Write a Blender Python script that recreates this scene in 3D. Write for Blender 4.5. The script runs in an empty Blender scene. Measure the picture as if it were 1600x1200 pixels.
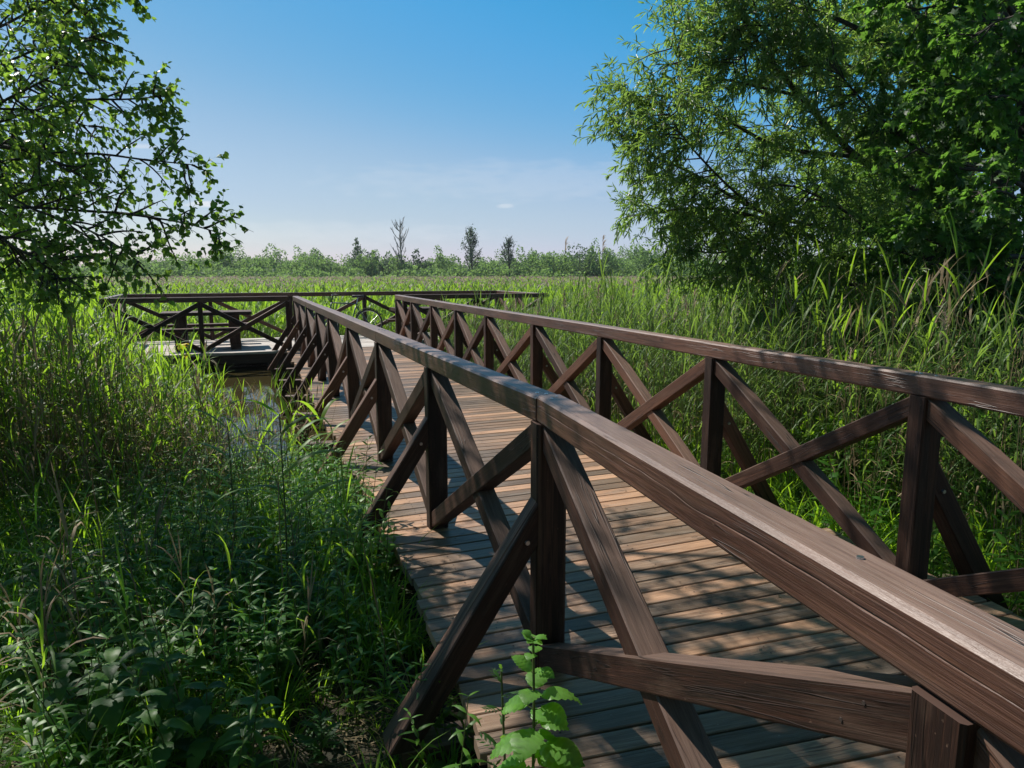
import bpy, math, random
import numpy as np
from mathutils import Vector
random.seed(7)
RNG = np.random.default_rng(11)
R = math.radians
scene = bpy.context.scene
col = scene.collection

# ------------------------------------------------------------------ camera
EYE = 1.56
FPX = 1110.0
PITCH = math.atan(173 / FPX)
cam_d = bpy.data.cameras.new("camera")
cam_d.sensor_width = 36
cam_d.lens = 36 * FPX / 1600
cam_d.clip_start = 0.05
cam_d.clip_end = 5000
cam = bpy.data.objects.new("camera", cam_d)
cam.location = (0, 0, EYE)
cam.rotation_euler = (math.pi / 2 - PITCH, 0, 0)
col.objects.link(cam)
scene.camera = cam

# ------------------------------------------------------------------ sky, sun, exposure
SUN_EL = 49.0
sun_h = Vector((-0.79, 0.61, 0)).normalized()
SDIR = Vector((sun_h.x * math.cos(R(SUN_EL)), sun_h.y * math.cos(R(SUN_EL)), math.sin(R(SUN_EL))))
world = bpy.data.worlds.new("World")
scene.world = world
world.use_nodes = True
nt = world.node_tree
bg = nt.nodes['Background']
sky = nt.nodes.new('ShaderNodeTexSky')
sky.sky_type = 'NISHITA'
sky.sun_disc = False
sky.sun_elevation = R(SUN_EL)
sky.sun_rotation = math.atan2(sun_h.x, sun_h.y)
sky.air_density = 1.0
sky.dust_density = 0.25
sky.ozone_density = 3.0
# grade of the physical sky towards the deep polarised blue of the photograph
m1 = nt.nodes.new('ShaderNodeVectorMath'); m1.operation = 'SCALE'; m1.inputs['Scale'].default_value = .1
cv = nt.nodes.new('ShaderNodeRGBCurve')
m2 = nt.nodes.new('ShaderNodeVectorMath'); m2.operation = 'SCALE'; m2.inputs['Scale'].default_value = 10
for ci, pts in enumerate((((0, 0), (.05, .030), (.11, .032), (.16, .036), (.235, .105), (.41, .37), (.62, .52), (1, .9)),
                          ((0, 0), (.10, .062), (.18, .125), (.315, .335), (.42, .405), (.63, .555), (.78, .63), (1, .86)),
                          ((0, 0), (.20, .09), (.30, .19), (.50, .57), (.577, .70), (.7, .71), (.82, .73), (1, .88)))):
    c = cv.mapping.curves[ci]
    while len(c.points) < len(pts): c.points.new(.5, .5)
    for p, (x, y) in zip(c.points, pts): p.location = (x, y)
cv.mapping.extend = 'EXTRAPOLATED'
cv.mapping.update()
nt.links.new(sky.outputs[0], m1.inputs[0])
nt.links.new(m1.outputs[0], cv.inputs['Color'])
nt.links.new(cv.outputs[0], m2.inputs[0])
# two small fair-weather wisps low in the sky, by direction
wc = nt.nodes.new('ShaderNodeTexCoord'); sep = nt.nodes.new('ShaderNodeSeparateXYZ')
nt.links.new(wc.outputs['Generated'], sep.inputs[0])
def wm(op, a_, b_=0.0, clamp=False):
    n_ = nt.nodes.new('ShaderNodeMath'); n_.operation = op; n_.use_clamp = clamp
    for i_, x_ in enumerate((a_, b_)):
        if isinstance(x_, bpy.types.NodeSocket): nt.links.new(x_, n_.inputs[i_])
        else: n_.inputs[i_].default_value = x_
    return n_.outputs[0]
tx = wm('DIVIDE', sep.outputs['X'], sep.outputs['Y']); tz = wm('DIVIDE', sep.outputs['Z'], sep.outputs['Y'])
front = wm('GREATER_THAN', sep.outputs['Y'], .2)
wn = nt.nodes.new('ShaderNodeTexNoise'); wn.inputs['Scale'].default_value = 60; wn.inputs['Detail'].default_value = 5
wmap = nt.nodes.new('ShaderNodeMapping'); wmap.inputs['Scale'].default_value = (.5, .5, 2.2)
nt.links.new(wc.outputs['Generated'], wmap.inputs['Vector']); nt.links.new(wmap.outputs[0], wn.inputs['Vector'])
tot = None
for cx_, cz_, ww_, hh_, am_ in ((-.418, .093, .036, .0048, 1.0), (-.009, .091, .013, .0035, .45), (-.50, .170, .03, .004, .5), (.02, .125, .30, .030, .16), (-.25, .055, .25, .018, .2)):
    ex = wm('MULTIPLY', wm('SUBTRACT', tx, cx_), 1 / ww_); ez = wm('MULTIPLY', wm('SUBTRACT', tz, cz_), 1 / hh_)
    dd_ = wm('ADD', wm('MULTIPLY', ex, ex), wm('MULTIPLY', ez, ez))
    dd_ = wm('ADD', dd_, wm('MULTIPLY', wm('SUBTRACT', wn.outputs['Fac'], .5), 2.6))
    f_ = wm('MULTIPLY', wm('SUBTRACT', 1.0, dd_, True), am_)
    tot = f_ if tot is None else wm('MAXIMUM', tot, f_)
tot = wm('MULTIPLY', wm('MULTIPLY', tot, front), .8)
cm = nt.nodes.new('ShaderNodeMix'); cm.data_type = 'RGBA'
nt.links.new(tot, cm.inputs[0]); nt.links.new(m2.outputs[0], cm.inputs[6]); cm.inputs[7].default_value = (8.2, 8.4, 8.8, 1)
nt.links.new(cm.outputs[2], bg.inputs['Color'])
bg.inputs['Strength'].default_value = 0.085
sun_d = bpy.data.lights.new("sun", 'SUN')
sun_d.energy = 5.0
sun_d.angle = R(0.5)
sun_d.color = (1.0, 0.95, 0.87)
sun = bpy.data.objects.new("sun", sun_d)
sun.rotation_euler = SDIR.to_track_quat('Z', 'Y').to_euler()
col.objects.link(sun)
scene.view_settings.view_transform = 'Standard'
scene.view_settings.look = 'None'
scene.view_settings.gamma = 1
scene.view_settings.exposure = 0.3
scene.render.engine = 'CYCLES'
scene.cycles.max_bounces = 7
scene.cycles.diffuse_bounces = 2
scene.cycles.glossy_bounces = 2
scene.cycles.transmission_bounces = 4
scene.cycles.transparent_max_bounces = 4
scene.cycles.sample_clamp_indirect = 4


def at(px, py, Y):
    """world point seen at photo pixel (px, py) and lying at world distance Y"""
    c, s = math.cos(PITCH), math.sin(PITCH)
    v = (px - 800, FPX, -(py - 600))
    r = (v[0], v[1] * c + v[2] * s, -v[1] * s + v[2] * c)
    t = Y / r[1]
    return np.array([r[0] * t, Y, EYE + r[2] * t])


def onz(px, py, z):
    c, s = math.cos(PITCH), math.sin(PITCH)
    v = (px - 800, FPX, -(py - 600))
    r = (v[0], v[1] * c + v[2] * s, -v[1] * s + v[2] * c)
    t = (z - EYE) / r[2]
    return np.array([r[0] * t, r[1] * t, z])


# ------------------------------------------------------------------ object helpers
def tag(o, label=None, cat=None, group=None, kind=None):
    if label: o['label'] = label
    if cat: o['category'] = cat
    if group: o['group'] = group
    if kind: o['kind'] = kind
    return o


def empty(name, loc, label, cat, group=None):
    o = bpy.data.objects.new(name, None)
    o.location = loc
    o.empty_display_size = 0.1
    col.objects.link(o)
    return tag(o, label, cat, group)


def origin_of(o):
    t = np.zeros(3)
    while o is not None:
        t = t + np.array(o.location); o = o.parent
    return t


class MB:
    """collects pieces (verts, faces, uv, rnd) and links them as ONE mesh object"""
    def __init__(self):
        self.v, self.f, self.uv, self.r, self.m = [], [], [], [], []

    def add(self, vs, fs, uvs=None, rnd=None, mat=0):
        b = len(self.v)
        rnd = random.random() if rnd is None else rnd
        self.v += [tuple(x) for x in vs]
        for i, f in enumerate(fs):
            self.f.append(tuple(b + k for k in f))
            self.uv += (uvs[i] if uvs else [(0.0, 0.0)] * len(f))
            self.r += [rnd] * len(f)
            self.m.append(mat)

    def loft(self, rings, rnd=None, mat=0, cap=True, closed=True):
        """rings: list of lists of points with the same count"""
        n = len(rings[0])
        u0, v0 = random.random() * 50, random.random() * 50
        per = [0.0]
        for k in range(n):
            per.append(per[-1] + (Vector(rings[0][(k + 1) % n]) - Vector(rings[0][k])).length)
        us = [0.0]
        for i in range(1, len(rings)):
            us.append(us[-1] + (Vector(rings[i][0]) - Vector(rings[i - 1][0])).length)
        vs = [p for r_ in rings for p in r_]
        fs, uvs = [], []
        for i in range(len(rings) - 1):
            for k in range(n if closed else n - 1):
                k2 = (k + 1) % n
                fs.append((i * n + k, i * n + k2, (i + 1) * n + k2, (i + 1) * n + k))
                uvs.append([(u0 + us[i], v0 + per[k]), (u0 + us[i], v0 + per[k + 1]), (u0 + us[i + 1], v0 + per[k + 1]), (u0 + us[i + 1], v0 + per[k])])
        if cap:
            e = list(range(n))
            ce = Vector(rings[0][0])
            fs.append(tuple(reversed(e)))
            uvs.append([(u0 + .3 * (Vector(rings[0][k]) - ce).length, v0) for k in reversed(e)])
            b = (len(rings) - 1) * n
            fs.append(tuple(b + k for k in e))
            uvs.append([(u0 + .3 * (Vector(rings[-1][k]) - Vector(rings[-1][0])).length, v0 + 1) for k in e])
        self.add(vs, fs, uvs, rnd, mat)

    def beam(self, a, b, w, h, up=(0, 0, 1), ch=0.006, rnd=None, mat=0, cutz=None, warp=0.0):
        """bar from a to b, w wide sideways, h high along up, with chamfered edges"""
        a, b = Vector(a), Vector(b)
        d = (b - a).normalized()
        up = Vector(up)
        s = d.cross(up).normalized()
        u = s.cross(d).normalized()
        w2, h2 = w / 2, h / 2
        sec = [(-w2 + ch, -h2), (w2 - ch, -h2), (w2, -h2 + ch), (w2, h2 - ch), (w2 - ch, h2), (-w2 + ch, h2), (-w2, h2 - ch), (-w2, -h2 + ch)]
        ns = 2 if warp == 0 else 6
        rings = []
        ph = random.random() * 6
        for i in range(ns):
            t = i / (ns - 1)
            p = a.lerp(b, t) + u * (warp * math.sin(t * 4 + ph)) + s * (warp * math.sin(t * 3.1 + ph * 2))
            rings.append([p + s * x + u * y for x, y in sec])
        if cutz is not None:      # slide the end vertices along the beam onto vertical planes
            for ring, (pt, nrm) in ((rings[0], cutz[0]), (rings[-1], cutz[1])):
                if pt is None: continue
                for k in range(8):
                    q = Vector(ring[k])
                    den = d.dot(nrm)
                    if abs(den) > 1e-3:
                        ring[k] = q + d * ((Vector(pt) - q).dot(nrm) / den)
        self.loft(rings, rnd, mat)

    def tube(self, pts, r0, r1, n=6, mat=0, rnd=None, cap=True):
        pts = [Vector(p) for p in pts]
        rings = []
        ref = Vector((0.13, 0.27, 0.95))
        for i, p in enumerate(pts):
            d = (pts[min(i + 1, len(pts) - 1)] - pts[max(i - 1, 0)])
            d = d.normalized() if d.length > 1e-6 else Vector((0, 0, 1))
            s = d.cross(ref)
            if s.length < 0.05: s = d.cross(Vector((1, 0, 0)))
            s.normalize()
            u = s.cross(d)
            t = i / max(1, len(pts) - 1)
            r_ = r0 + (r1 - r0) * t
            rings.append([p + (s * math.cos(2 * math.pi * k / n) + u * math.sin(2 * math.pi * k / n)) * r_ for k in range(n)])
        self.loft(rings, rnd, mat, cap)

    def build(self, name, mats, parent=None, smooth=False):
        me = bpy.data.meshes.new(name)
        off = origin_of(parent)
        v = np.array(self.v, float) - off
        me.from_pydata(v.tolist(), [], self.f)
        uvl = me.uv_layers.new(name="UVMap")
        uvl.data.foreach_set('uv', np.array(self.uv, float).ravel())
        at_ = me.attributes.new('rnd', 'FLOAT', 'CORNER')
        at_.data.foreach_set('value', np.array(self.r, float))
        for m in (mats if isinstance(mats, (list, tuple)) else [mats]): me.materials.append(m)
        me.polygons.foreach_set('material_index', np.array(self.m, np.int32))
        if smooth: me.polygons.foreach_set('use_smooth', np.ones(len(self.f), bool))
        me.update()
        o = bpy.data.objects.new(name, me)
        col.objects.link(o)
        if parent is not None: o.parent = parent
        return o


# ---- fast numpy pieces: v (n,3), q (m,4), mat (m), rnd (n), u (n) position along the leaf
class P:
    def __init__(self, v, q, mat, rnd):
        self.v, self.q, self.mat, self.rnd = v, q, mat, rnd


def join(ps):
    off = 0
    V, Q, M, N = [], [], [], []
    for p in ps:
        V.append(p.v); Q.append(p.q + off); M.append(p.mat); N.append(p.rnd)
        off += len(p.v)
    return P(np.concatenate(V), np.concatenate(Q), np.concatenate(M), np.concatenate(N))


def np_build(name, p, mats, parent=None, smooth=False):
    me = bpy.data.meshes.new(name)
    off = origin_of(parent)
    nv, nq = len(p.v), len(p.q)
    me.vertices.add(nv)
    me.vertices.foreach_set('co', (p.v - off).astype(np.float32).ravel())
    me.loops.add(nq * 4)
    me.loops.foreach_set('vertex_index', p.q.astype(np.int32).ravel())
    me.polygons.add(nq)
    me.polygons.foreach_set('loop_start', np.arange(0, nq * 4, 4, dtype=np.int32))
    for m in mats: me.materials.append(m)
    me.polygons.foreach_set('material_index', p.mat.astype(np.int32))
    a = me.attributes.new('rnd', 'FLOAT', 'POINT')
    a.data.foreach_set('value', p.rnd.astype(np.float32))
    me.update(calc_edges=True)
    if smooth: me.polygons.foreach_set('use_smooth', np.ones(nq, bool))
    o = bpy.data.objects.new(name, me)
    col.objects.link(o)
    if parent is not None: o.parent = parent
    return o


def strip(pts, widths, side, mat, rnd, fold=0.0):
    """blade: polyline pts (n,3), half widths (n), side vector(s)"""
    pts = np.asarray(pts, float)
    n = len(pts)
    side = np.asarray(side, float)
    if side.ndim == 1: side = np.tile(side, (n, 1))
    w = np.asarray(widths)[:, None]
    if fold == 0:
        v = np.empty((2 * n, 3)); v[0::2] = pts - side * w; v[1::2] = pts + side * w
        q = np.array([[2 * i, 2 * i + 1, 2 * i + 3, 2 * i + 2] for i in range(n - 1)])
    else:
        tan = np.gradient(pts, axis=0); tan /= np.linalg.norm(tan, axis=1)[:, None] + 1e-9
        nor = np.cross(side, tan)
        v = np.empty((3 * n, 3)); v[0::3] = pts - side * w + nor * w * fold; v[1::3] = pts; v[2::3] = pts + side * w + nor * w * fold
        q = np.array([x for i in range(n - 1) for x in ([3 * i, 3 * i + 1, 3 * i + 4, 3 * i + 3], [3 * i + 1, 3 * i + 2, 3 * i + 5, 3 * i + 4])])
    return P(v, q, np.full(len(q), mat), np.full(len(v), rnd))


def stalk(pts, r0, r1, mat, rnd, n=3):
    pts = np.asarray(pts, float)
    k = len(pts)
    d = pts[-1] - pts[0]; d = d / (np.linalg.norm(d) + 1e-9)
    ref = np.array([1., 0, 0]) if abs(d[0]) < .8 else np.array([0, 1., 0])
    s = np.cross(d, ref); s /= np.linalg.norm(s); u = np.cross(s, d)
    a = np.arange(n) * 2 * np.pi / n
    ring = np.cos(a)[:, None] * s + np.sin(a)[:, None] * u
    rad = np.linspace(r0, r1, k)
    v = (pts[:, None, :] + ring[None] * rad[:, None, None]).reshape(-1, 3)
    q = np.array([[i * n + j, i * n + (j + 1) % n, (i + 1) * n + (j + 1) % n, (i + 1) * n + j] for i in range(k - 1) for j in range(n)])
    return P(v, q, np.full(len(q), mat), np.full(len(v), rnd))


def scatter(temps, pos, scale, tilt=0.12, flat=None):
    """place random templates at pos (n,3); returns one P"""
    n = len(pos)
    which = RNG.integers(0, len(temps), n)
    az = RNG.uniform(0, 2 * np.pi, n)
    tx = RNG.normal(0, tilt, n); ty = RNG.normal(0, tilt, n)
    scale = np.broadcast_to(scale, (n,))
    out = []
    for k, t in enumerate(temps):
        idx = np.where(which == k)[0]
        if len(idx) == 0: continue
        c, s = np.cos(az[idx]), np.sin(az[idx])
        x = t.v[:, 0][None] * c[:, None] - t.v[:, 1][None] * s[:, None]
        y = t.v[:, 0][None] * s[:, None] + t.v[:, 1][None] * c[:, None]
        z = np.repeat(t.v[:, 2][None], len(idx), 0)
        x2 = x + z * tx[idx][:, None]; y2 = y + z * ty[idx][:, None]
        v = np.stack([x2, y2, z], -1) * scale[idx][:, None, None] + pos[idx][:, None, :]
        nv = len(t.v)
        q = t.q[None] + (np.arange(len(idx)) * nv)[:, None, None]
        r_ = np.clip(t.rnd[None] * .6 + RNG.uniform(0, .4, len(idx))[:, None], 0, 1)
        out.append(P(v.reshape(-1, 3), q.reshape(-1, 4), np.tile(t.mat, len(idx)), r_.ravel()))
    return join(out)


def place_leaves(tv, tq, pos, d, size, rnd, mat=0, upbias=0.6, up=None):
    """instances of a leaf template (x side, y along, z normal) at pos with direction d"""
    n = len(pos)
    d = d / (np.linalg.norm(d, axis=1)[:, None] + 1e-9)
    nr = RNG.normal(0, 1, (n, 3)); nr[:, 2] = np.abs(nr[:, 2]) * .6 + upbias
    s = np.cross(d, nr); s /= np.linalg.norm(s, axis=1)[:, None] + 1e-9
    u = np.cross(s, d)
    v = (tv[None, :, 0, None] * s[:, None] + tv[None, :, 1, None] * d[:, None] + tv[None, :, 2, None] * u[:, None]) * np.asarray(size)[:, None, None] + pos[:, None]
    q = tq[None] + (np.arange(n) * len(tv))[:, None, None]
    return P(v.reshape(-1, 3), q.reshape(-1, 4), np.full(n * len(tq), mat), np.repeat(rnd, len(tv)))


# leaf templates, unit length along y
OV = (np.array([[0, 0, 0], [-.36, .3, .07], [-.26, .72, .05], [0, 1, -.06], [.26, .72, .05], [.36, .3, .07]]), np.array([[0, 3, 2, 1], [0, 5, 4, 3]]))
WI = (np.array([[0, 0, 0], [-.075, .3, .03], [-.06, .65, .0], [0, 1, -.14], [.06, .65, .0], [.075, .3, .03]]), np.array([[0, 3, 2, 1], [0, 5, 4, 3]]))


def lobed():
    v, q = [], []
    for a, L in ((-1.25, .55), (-.62, .85), (0, 1.0), (.62, .85), (1.25, .55)):
        b = len(v)
        dx, dy = math.sin(a), math.cos(a)
        v += [(0, .02, 0), (dx * L * .55 - dy * .17, dy * L * .55 + dx * .17, .05), (dx * L, dy * L, -.08), (dx * L * .55 + dy * .17, dy * L * .55 - dx * .17, .05)]
        q.append((b, b + 3, b + 2, b + 1))
    return np.array(v, float), np.array(q)
MA = lobed()


# ------------------------------------------------------------------ materials
def new_mat(name):
    m = bpy.data.materials.new(name)
    m.use_nodes = True
    return m, m.node_tree, m.node_tree.nodes['Principled BSDF'], m.node_tree.nodes['Material Output']


def ramp(nt, src, stops):
    r_ = nt.nodes.new('ShaderNodeValToRGB')
    el = r_.color_ramp.elements
    while len(el) < len(stops): el.new(.5)
    for e, (p, c) in zip(el, stops):
        e.position = p; e.color = (*c, 1)
    nt.links.new(src, r_.inputs[0])
    return r_.outputs[0]


def mix(nt, fac, a, b, mode='MIX'):
    m = nt.nodes.new('ShaderNodeMix'); m.data_type = 'RGBA'; m.blend_type = mode
    for sock, val in ((m.inputs[0], fac), (m.inputs[6], a), (m.inputs[7], b)):
        if hasattr(val, 'links') or isinstance(val, bpy.types.NodeSocket): nt.links.new(val, sock)
        elif isinstance(val, tuple): sock.default_value = (*val, 1)
        else: sock.default_value = val
    return m.outputs[2]


def math_n(nt, op, a, b=0.0, clamp=False):
    m = nt.nodes.new('ShaderNodeMath'); m.operation = op; m.use_clamp = clamp
    for i, val in enumerate((a, b)):
        if isinstance(val, bpy.types.NodeSocket): nt.links.new(val, m.inputs[i])
        else: m.inputs[i].default_value = val
    return m.outputs[0]


def noise(nt, vec, scale, detail=4, rough=.55, dist=0.0):
    n = nt.nodes.new('ShaderNodeTexNoise')
    n.inputs['Scale'].default_value = scale
    n.inputs['Detail'].default_value = detail
    n.inputs['Roughness'].default_value = rough
    n.inputs['Distortion'].default_value = dist
    if vec is not None: nt.links.new(vec, n.inputs['Vector'])
    return n.outputs['Fac']


def mapping(nt, src, sc):
    m = nt.nodes.new('ShaderNodeMapping'); m.inputs['Scale'].default_value = sc
    nt.links.new(src, m.inputs['Vector'])
    return m.outputs[0]


def attr(nt, name):
    a = nt.nodes.new('ShaderNodeAttribute'); a.attribute_name = name
    return a.outputs['Fac']


def wood(name, stops, tops, rough=.6, rspread=.35, red=None, bump=.5, grey=(.12, .075, .052), spec=.3):
    m, nt, bs, out = new_mat(name)
    uv = nt.nodes.new('ShaderNodeUVMap'); uv.uv_map = 'UVMap'
    g = noise(nt, mapping(nt, uv.outputs[0], (2.6, 75, 1)), 1.0, 6, .7, .9)
    fine = noise(nt, mapping(nt, uv.outputs[0], (9, 260, 1)), 1.0, 3, .6)
    blot = noise(nt, mapping(nt, uv.outputs[0], (1.6, 5, 1)), 1.0, 3, .5)
    rn = attr(nt, 'rnd')
    t = math_n(nt, 'ADD', math_n(nt, 'MULTIPLY', g, .75), math_n(nt, 'MULTIPLY', fine, .25))
    t = math_n(nt, 'ADD', t, math_n(nt, 'MULTIPLY', math_n(nt, 'SUBTRACT', rn, .5), rspread))
    t = math_n(nt, 'ADD', t, math_n(nt, 'MULTIPLY', math_n(nt, 'SUBTRACT', blot, .5), .4))
    c = ramp(nt, t, stops)
    if red is not None:
        rf = ramp(nt, math_n(nt, 'ADD', math_n(nt, 'MULTIPLY', blot, .6), math_n(nt, 'MULTIPLY', rn, .5)), [(.42, (0, 0, 0)), (.72, (1, 1, 1))])
        c = mix(nt, math_n(nt, 'MULTIPLY', rf, red[1]), c, red[0], 'MULTIPLY')
    # knots
    vo = nt.nodes.new('ShaderNodeTexVoronoi'); vo.inputs['Scale'].default_value = 1.0
    nt.links.new(mapping(nt, uv.outputs[0], (4.5, 9.5, 1)), vo.inputs['Vector'])
    kn = ramp(nt, vo.outputs['Distance'], [(.035, (1, 1, 1)), (.075, (.25,) * 3), (.10, (.8,) * 3), (.15, (0, 0, 0))])
    sc_ = nt.nodes.new('ShaderNodeSeparateColor'); nt.links.new(vo.outputs['Color'], sc_.inputs[0])
    kn = math_n(nt, 'MULTIPLY', kn, math_n(nt, 'GREATER_THAN', sc_.outputs[0], .80))
    c = mix(nt, math_n(nt, 'MULTIPLY', kn, .85), c, tuple(x * .45 for x in stops[0][1]))
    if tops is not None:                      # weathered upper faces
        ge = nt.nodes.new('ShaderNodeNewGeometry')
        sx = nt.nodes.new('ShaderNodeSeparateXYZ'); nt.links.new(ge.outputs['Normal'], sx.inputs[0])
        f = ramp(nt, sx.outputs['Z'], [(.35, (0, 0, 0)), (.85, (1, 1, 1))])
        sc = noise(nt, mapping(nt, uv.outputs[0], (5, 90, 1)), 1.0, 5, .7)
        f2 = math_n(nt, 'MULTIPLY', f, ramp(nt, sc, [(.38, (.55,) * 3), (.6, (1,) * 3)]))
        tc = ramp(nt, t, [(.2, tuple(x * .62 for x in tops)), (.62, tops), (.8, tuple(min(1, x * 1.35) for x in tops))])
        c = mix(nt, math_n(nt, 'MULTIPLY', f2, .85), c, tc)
    # grey weathering patches, hairline drying cracks along the grain
    pat = noise(nt, mapping(nt, uv.outputs[0], (3.0, 16, 1)), 1.0, 5, .65)
    c = mix(nt, math_n(nt, 'MULTIPLY', ramp(nt, pat, [(.50, (0, 0, 0)), (.72, (1, 1, 1))]), .42), c, grey)
    spk = noise(nt, mapping(nt, uv.outputs[0], (60, 110, 1)), 1.0, 2, .5)
    c = mix(nt, math_n(nt, 'MULTIPLY', ramp(nt, spk, [(.70, (0, 0, 0)), (.76, (1, 1, 1))]), .5), c, tuple(x * 1.5 for x in grey))
    ck = noise(nt, mapping(nt, uv.outputs[0], (1.1, 30, 1)), 1.0, 2, .5, .3)
    ck = ramp(nt, ck, [(.486, (0, 0, 0)), (.497, (1, 1, 1)), (.503, (1, 1, 1)), (.514, (0, 0, 0))])
    ckm = noise(nt, mapping(nt, uv.outputs[0], (1.7, 7, 1)), 1.0, 2, .5)
    ck = math_n(nt, 'MULTIPLY', ck, ramp(nt, ckm, [(.50, (0, 0, 0)), (.58, (1, 1, 1))]))
    c = mix(nt, math_n(nt, 'MULTIPLY', ck, .85), c, tuple(x * .25 for x in stops[0][1]))
    nt.links.new(c, bs.inputs['Base Color'])
    bs.inputs['Roughness'].default_value = rough
    bs.inputs['Specular IOR Level'].default_value = spec
    b = nt.nodes.new('ShaderNodeBump'); b.inputs['Strength'].default_value = bump; b.inputs['Distance'].default_value = .004
    nt.links.new(math_n(nt, 'SUBTRACT', math_n(nt, 'ADD', g, math_n(nt, 'MULTIPLY', fine, .6)), math_n(nt, 'MULTIPLY', ck, 1.5)), b.inputs['Height'])
    nt.links.new(b.outputs[0], bs.inputs['Normal'])
    return m


def leafmat(name, stops, trans, tf=.42, rough=.42, spec=.5, tgain=1.0, nscale=None):
    m, nt, bs, out = new_mat(name)
    rn = attr(nt, 'rnd')
    c = ramp(nt, rn, stops)
    if nscale:
        ge = nt.nodes.new('ShaderNodeNewGeometry')
        nn = noise(nt, ge.outputs['Position'], nscale, 3)
        c = mix(nt, 1.0, c, ramp(nt, nn, [(.3, (.7, .72, .7)), (.7, (1.2, 1.2, 1.1))]), 'MULTIPLY')
    nt.links.new(c, bs.inputs['Base Color'])
    bs.inputs['Roughness'].default_value = rough
    bs.inputs['Specular IOR Level'].default_value = spec
    tr = nt.nodes.new('ShaderNodeBsdfTranslucent')
    tc = mix(nt, 1.0, ramp(nt, rn, [(0, tuple(x * .6 for x in trans)), (1, trans)]), (1, 1, 1), 'MULTIPLY')
    nt.links.new(tc, tr.inputs['Color'])
    mx = nt.nodes.new('ShaderNodeMixShader'); mx.inputs[0].default_value = tf
    nt.links.new(bs.outputs[0], mx.inputs[1]); nt.links.new(tr.outputs[0], mx.inputs[2])
    nt.links.new(mx.outputs[0], out.inputs['Surface'])
    return m


def plain(name, c, rough=.6, metal=0.0, nscale=None, amt=.4):
    m, nt, bs, out = new_mat(name)
    if nscale:
        tc = nt.nodes.new('ShaderNodeTexCoord')
        n = noise(nt, tc.outputs['Object'], nscale, 6, .6)
        nt.links.new(ramp(nt, n, [(.3, tuple(x * (1 - amt) for x in c)), (.7, tuple(x * (1 + amt) for x in c))]), bs.inputs['Base Color'])
    else:
        bs.inputs['Base Color'].default_value = (*c, 1)
    bs.inputs['Roughness'].default_value = rough
    bs.inputs['Metallic'].default_value = metal
    return m


M = {}
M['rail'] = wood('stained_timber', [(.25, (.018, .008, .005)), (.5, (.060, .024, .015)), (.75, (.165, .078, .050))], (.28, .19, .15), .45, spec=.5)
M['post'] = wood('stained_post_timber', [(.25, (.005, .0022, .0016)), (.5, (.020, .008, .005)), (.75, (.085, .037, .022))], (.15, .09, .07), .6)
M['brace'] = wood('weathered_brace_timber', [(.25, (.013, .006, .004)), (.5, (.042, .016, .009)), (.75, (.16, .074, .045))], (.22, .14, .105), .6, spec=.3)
M['deck'] = wood('weathered_decking', [(.22, (.10, .066, .042)), (.5, (.22, .155, .105)), (.8, (.54, .45, .35))], None, .5, .5, ((1.0, .65, .45), .8), .5, (.30, .26, .22), .5)
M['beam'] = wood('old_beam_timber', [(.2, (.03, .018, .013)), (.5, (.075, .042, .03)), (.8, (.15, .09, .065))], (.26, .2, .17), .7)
M['pale'] = wood('bleached_decking', [(.2, (.36, .31, .27)), (.5, (.56, .50, .45)), (.8, (.7, .65, .6))], None, .8, .35, None, .3, (.4, .37, .34))
M['bolt'] = plain('galvanised_metal', (.5, .5, .5), .35, 1.0)
M['bolt_dark'] = plain('rusty_screw', (.05, .035, .03), .6, .3)
M['black'] = plain('black_rubber', (.015, .015, .016), .6)
M['bikeframe'] = plain('dark_blue_paint', (.02, .05, .09), .35)
M['steel'] = plain('brushed_steel', (.55, .55, .56), .3, 1.0)
M['reed'] = leafmat('reed_leaf', [(0, (.035, .085, .014)), (.5, (.065, .15, .024)), (.85, (.11, .21, .035)), (1, (.2, .21, .07))], (.50, .82, .05), .50, .45, .3)
M['reedstem'] = leafmat('reed_stem', [(0, (.05, .08, .02)), (.6, (.09, .12, .035)), (1, (.22, .17, .09))], (.3, .4, .08), .2, .5)
M['dead'] = leafmat('dead_reed', [(0, (.16, .11, .06)), (.5, (.28, .21, .12)), (1, (.42, .34, .22))], (.5, .4, .22), .25, .7, .3)
M['plume'] = leafmat('reed_plume', [(0, (.22, .15, .10)), (.5, (.36, .27, .20)), (1, (.5, .40, .32))], (.6, .5, .4), .4, .8, .2)
M['herb'] = leafmat('herb_leaf', [(0, (.016, .055, .010)), (.5, (.036, .11, .015)), (1, (.085, .19, .025))], (.38, .78, .04), .44, .45, .3)
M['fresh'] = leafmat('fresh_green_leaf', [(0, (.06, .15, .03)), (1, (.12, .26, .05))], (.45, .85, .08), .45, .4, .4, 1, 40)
M['herb_sunlit'] = leafmat('sunlit_herb_leaf', [(0, (.035, .10, .016)), (.5, (.07, .18, .025)), (1, (.13, .27, .04))], (.46, .88, .06), .48, .42, .4)  # herb leaf lightened, the sun patch by the deck edge put into its colour
M['broad'] = leafmat('broad_leaf', [(0, (.02, .065, .018)), (.5, (.035, .10, .025)), (1, (.08, .16, .035))], (.30, .62, .06), .38, .48, .3, 1, 30)
M['grass'] = leafmat('grass_blade', [(0, (.03, .08, .010)), (.6, (.07, .17, .016)), (1, (.18, .26, .03))], (.52, .88, .04), .50, .5, .22)
M['birch'] = leafmat('birch_leaf', [(0, (.02, .055, .016)), (.5, (.04, .10, .024)), (.9, (.075, .16, .03)), (1, (.16, .24, .04))], (.46, .76, .08), .46, .35, .6)
M['willow'] = leafmat('willow_leaf', [(0, (.045, .09, .035)), (.5, (.095, .17, .06)), (1, (.2, .28, .12))], (.48, .76, .11), .44, .36, .65)
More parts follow.
